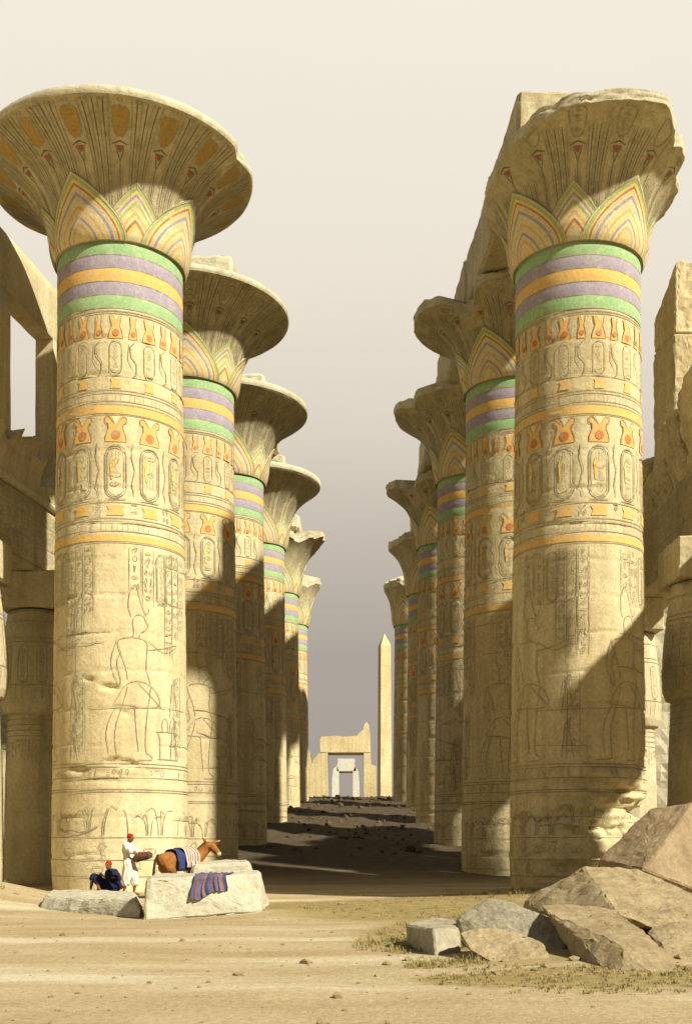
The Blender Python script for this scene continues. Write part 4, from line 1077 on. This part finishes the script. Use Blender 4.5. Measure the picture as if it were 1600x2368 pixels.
# donkey
dk = [(( -.42,0,.98),(.24,.22)),((-.55,0,.98),(.20,.2)),((-.15,0,.95),(.27,.25)),((.18,0,.95),(.26,.24)),((.42,0,1.0),(.22,.22)),
      ((.58,-.03,1.12),(.16,.19)),((.68,-.10,1.25),(.135,.165)),((.75,-.20,1.35),(.13,.125)),((.79,-.32,1.31),(.105,.11)),((.83,-.44,1.20),(.08,.085)),((.84,-.49,1.15),(.074,.074))]
V = [(Vector(a), r) for a, r in dk]; E = [(0,1),(0,2),(2,3),(3,4),(4,5),(5,6),(6,7),(7,8),(8,9),(9,10)]
for sg in (-1, 1):
    b = len(V)      # hind leg: stifle forward, hock back
    for q, r in (((-.46,sg*.13,.80),.15),((-.36,sg*.14,.66),.105),((-.56,sg*.13,.44),.05),((-.50,sg*.13,.24),.034),((-.48,sg*.13,.10),.036),((-.44,sg*.13,.03),.048)): V.append((Vector(q), r))
    E.append((0, b)); E += [(b+i, b+i+1) for i in range(5)]
    b = len(V)
    for q, r in (((.38,sg*.13,.78),.11),((.36,sg*.13,.56),.06),((.39,sg*.13,.38),.045),((.38,sg*.13,.22),.032),((.39,sg*.13,.10),.034),((.42,sg*.13,.03),.046)): V.append((Vector(q), r))
    E.append((4, b)); E += [(b+i, b+i+1) for i in range(5)]
    b = len(V)      # ears
    hd_ = Vector((.75,-.20,1.42)); out = Vector((.22,-.22,.10)) if sg < 0 else Vector((-.10,.10,.20))
    for k_, r in ((0, .03), (.5, .04), (1, .012)): V.append((hd_+Vector((.03*sg*-1, .05*sg, 0))+out*k_*.75, r))
    E.append((7, b)); E += [(b, b+1), (b+1, b+2)]
body = fuse([skin(V, E, 2)], .010, 4)
def dk_mat(c):
    return False
setmat(body, 'fur')
body.materials.append(M['furpale']); body.materials.append(M['furdark'])
for p in body.polygons:
    c = p.center
    if (c-Vector((.85,-.53,1.11))).length < .09 or (c.z < .72 and abs(c.x) < .3) or (c.x > .9 and c.z > 1.4): p.material_index = 1
    elif c.z < .09 or (abs(c.y) < .02 and c.z > 1.22 and .4 < c.x < .8): p.material_index = 2
gd = gh(-4.3, 29.2)
dloc = (-4.50, 29.9, gd+.0); drot = math.radians(46)
do = link('donkey', body, None, dloc, drot); do.scale = (1.03,)*3
tag(do, 'brown donkey seen from behind with a striped blanket on its back', 'donkey')
tl = fuse([skin([(Vector((-.72,.02,1.12)),.035),(Vector((-.79,.04,.98)),.035),(Vector((-.82,.05,.75)),.035),(Vector((-.81,.06,.55)),.055),(Vector((-.80,.06,.40)),.03)], [(0,1),(1,2),(2,3),(3,4)], 0, 2)], .01)
link('tail', setmat(tl, 'furdark'), do)
mn = fuse([skin([(Vector((.50,-.0,1.24)),.03),(Vector((.60,-.05,1.34)),.035),(Vector((.70,-.14,1.46)),.03)], [(0,1),(1,2)], 0, 2)], .01)
link('mane', setmat(mn, 'furdark'), do)
def blanket(x0, x1, drop, r, mat, name, label, cat, zc=.97, nu=30, fold=.012):
    mb = MB()
    def fn(a, b):
        x = x0+(x1-x0)*a; ang = (b-.5)*2*drop
        rr = r+.01*math.sin(a*9)+fold*math.sin(b*22+a*4)
        y = math.sin(ang)*rr*.98; z = zc+math.cos(ang)*rr*1.02
        if abs(ang) > PI/2: z = zc-(abs(ang)-PI/2)*rr*1.25; y = (1 if ang > 0 else -1)*(rr+.02+.02*math.sin(a*20))
        return (x+.03*math.sin(b*6), y, z)
    mb.grid(fn, nu, 40, mat); me = mb.mesh(name); uvgrid(me, nu, 40)
    o = link(name, me, None, dloc, drot); o.scale = (1.03,)*3
    sd = o.modifiers.new('t', 'SOLIDIFY'); sd.thickness = .015
    tag(o, label, cat); return o
blanket(-.34, .06, 2.15, .305, 'bluecloth', 'saddle_cloth', 'dark blue saddle cloth on the donkey under the striped blanket', 'saddle cloth')
blanket(-.10, .36, 1.95, .35, 'stripes', 'blanket', 'red and white striped blanket over the donkey', 'blanket')

# ------------------------------------------------------------------ camera, light, sky
cam = bpy.data.cameras.new('camera'); co = bpy.data.objects.new('camera', cam); col.objects.link(co)
co.location = (0, 0, EYE); co.rotation_euler = (PI/2, 0, 0)
cam.sensor_fit = 'HORIZONTAL'; cam.sensor_width = 36; cam.lens = 36*F/1600
cam.shift_x = (800-VX)/1600; cam.shift_y = (HY-1184)/1600
cam.clip_start = .1; cam.clip_end = 5000; sc.camera = co

SD = Vector((-1, .85, -1.05)).normalized()
sun = bpy.data.lights.new('sun', 'SUN'); sun.energy = 5.0; sun.angle = math.radians(1.6); sun.color = (1, .95, .825)
so_ = bpy.data.objects.new('sun', sun); col.objects.link(so_); so_.rotation_euler = SD.to_track_quat('-Z', 'Y').to_euler(); so_.location = (30, -20, 40)
w = bpy.data.worlds.new('World'); sc.world = w; w.use_nodes = True; nt = w.node_tree
bg = nt.nodes['Background']
sky = nt.nodes.new('ShaderNodeTexSky'); sky.sky_type = 'NISHITA'; sky.sun_disc = False
sky.sun_elevation = math.asin(-SD.z); sky.sun_rotation = math.atan2(-SD.x, -SD.y)
tc = nt.nodes.new('ShaderNodeTexCoord'); sp = nt.nodes.new('ShaderNodeSeparateXYZ'); nt.links.new(tc.outputs['Generated'], sp.inputs[0])
mpk = nt.nodes.new('ShaderNodeMapping'); mpk.inputs['Scale'].default_value = (1, 1, 2.6); nt.links.new(tc.outputs['Generated'], mpk.inputs[0])
nz = noise_node(nt, mpk.outputs[0], 2.6, 7, .6)
ad = nt.nodes.new('ShaderNodeMath'); ad.operation = 'MULTIPLY_ADD'; ad.inputs[1].default_value = .07; nt.links.new(nz, ad.inputs[0]); 
sb = nt.nodes.new('ShaderNodeMath'); sb.operation = 'SUBTRACT'; sb.inputs[1].default_value = .035; nt.links.new(sp.outputs[2], sb.inputs[0]); nt.links.new(sb.outputs[0], ad.inputs[2])
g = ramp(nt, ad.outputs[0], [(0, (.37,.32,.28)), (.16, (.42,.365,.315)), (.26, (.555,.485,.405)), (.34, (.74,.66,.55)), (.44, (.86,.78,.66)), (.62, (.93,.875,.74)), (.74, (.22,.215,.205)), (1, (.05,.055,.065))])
skm = mix(nt, (0,0,0), sky.outputs[0], .08)
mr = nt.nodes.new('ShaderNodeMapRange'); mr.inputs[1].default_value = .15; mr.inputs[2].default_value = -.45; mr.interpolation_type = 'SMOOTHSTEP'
nt.links.new(sp.outputs[1], mr.inputs[0])          # sky dimmed behind the viewer to cut fill light in the aisle
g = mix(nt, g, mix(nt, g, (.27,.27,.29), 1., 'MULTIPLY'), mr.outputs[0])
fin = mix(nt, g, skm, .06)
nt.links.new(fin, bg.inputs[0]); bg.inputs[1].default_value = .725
sc.cycles.diffuse_bounces = 2
sc.view_settings.view_transform = 'Standard'; sc.view_settings.look = 'None'; sc.view_settings.exposure = .50; sc.view_settings.gamma = 1
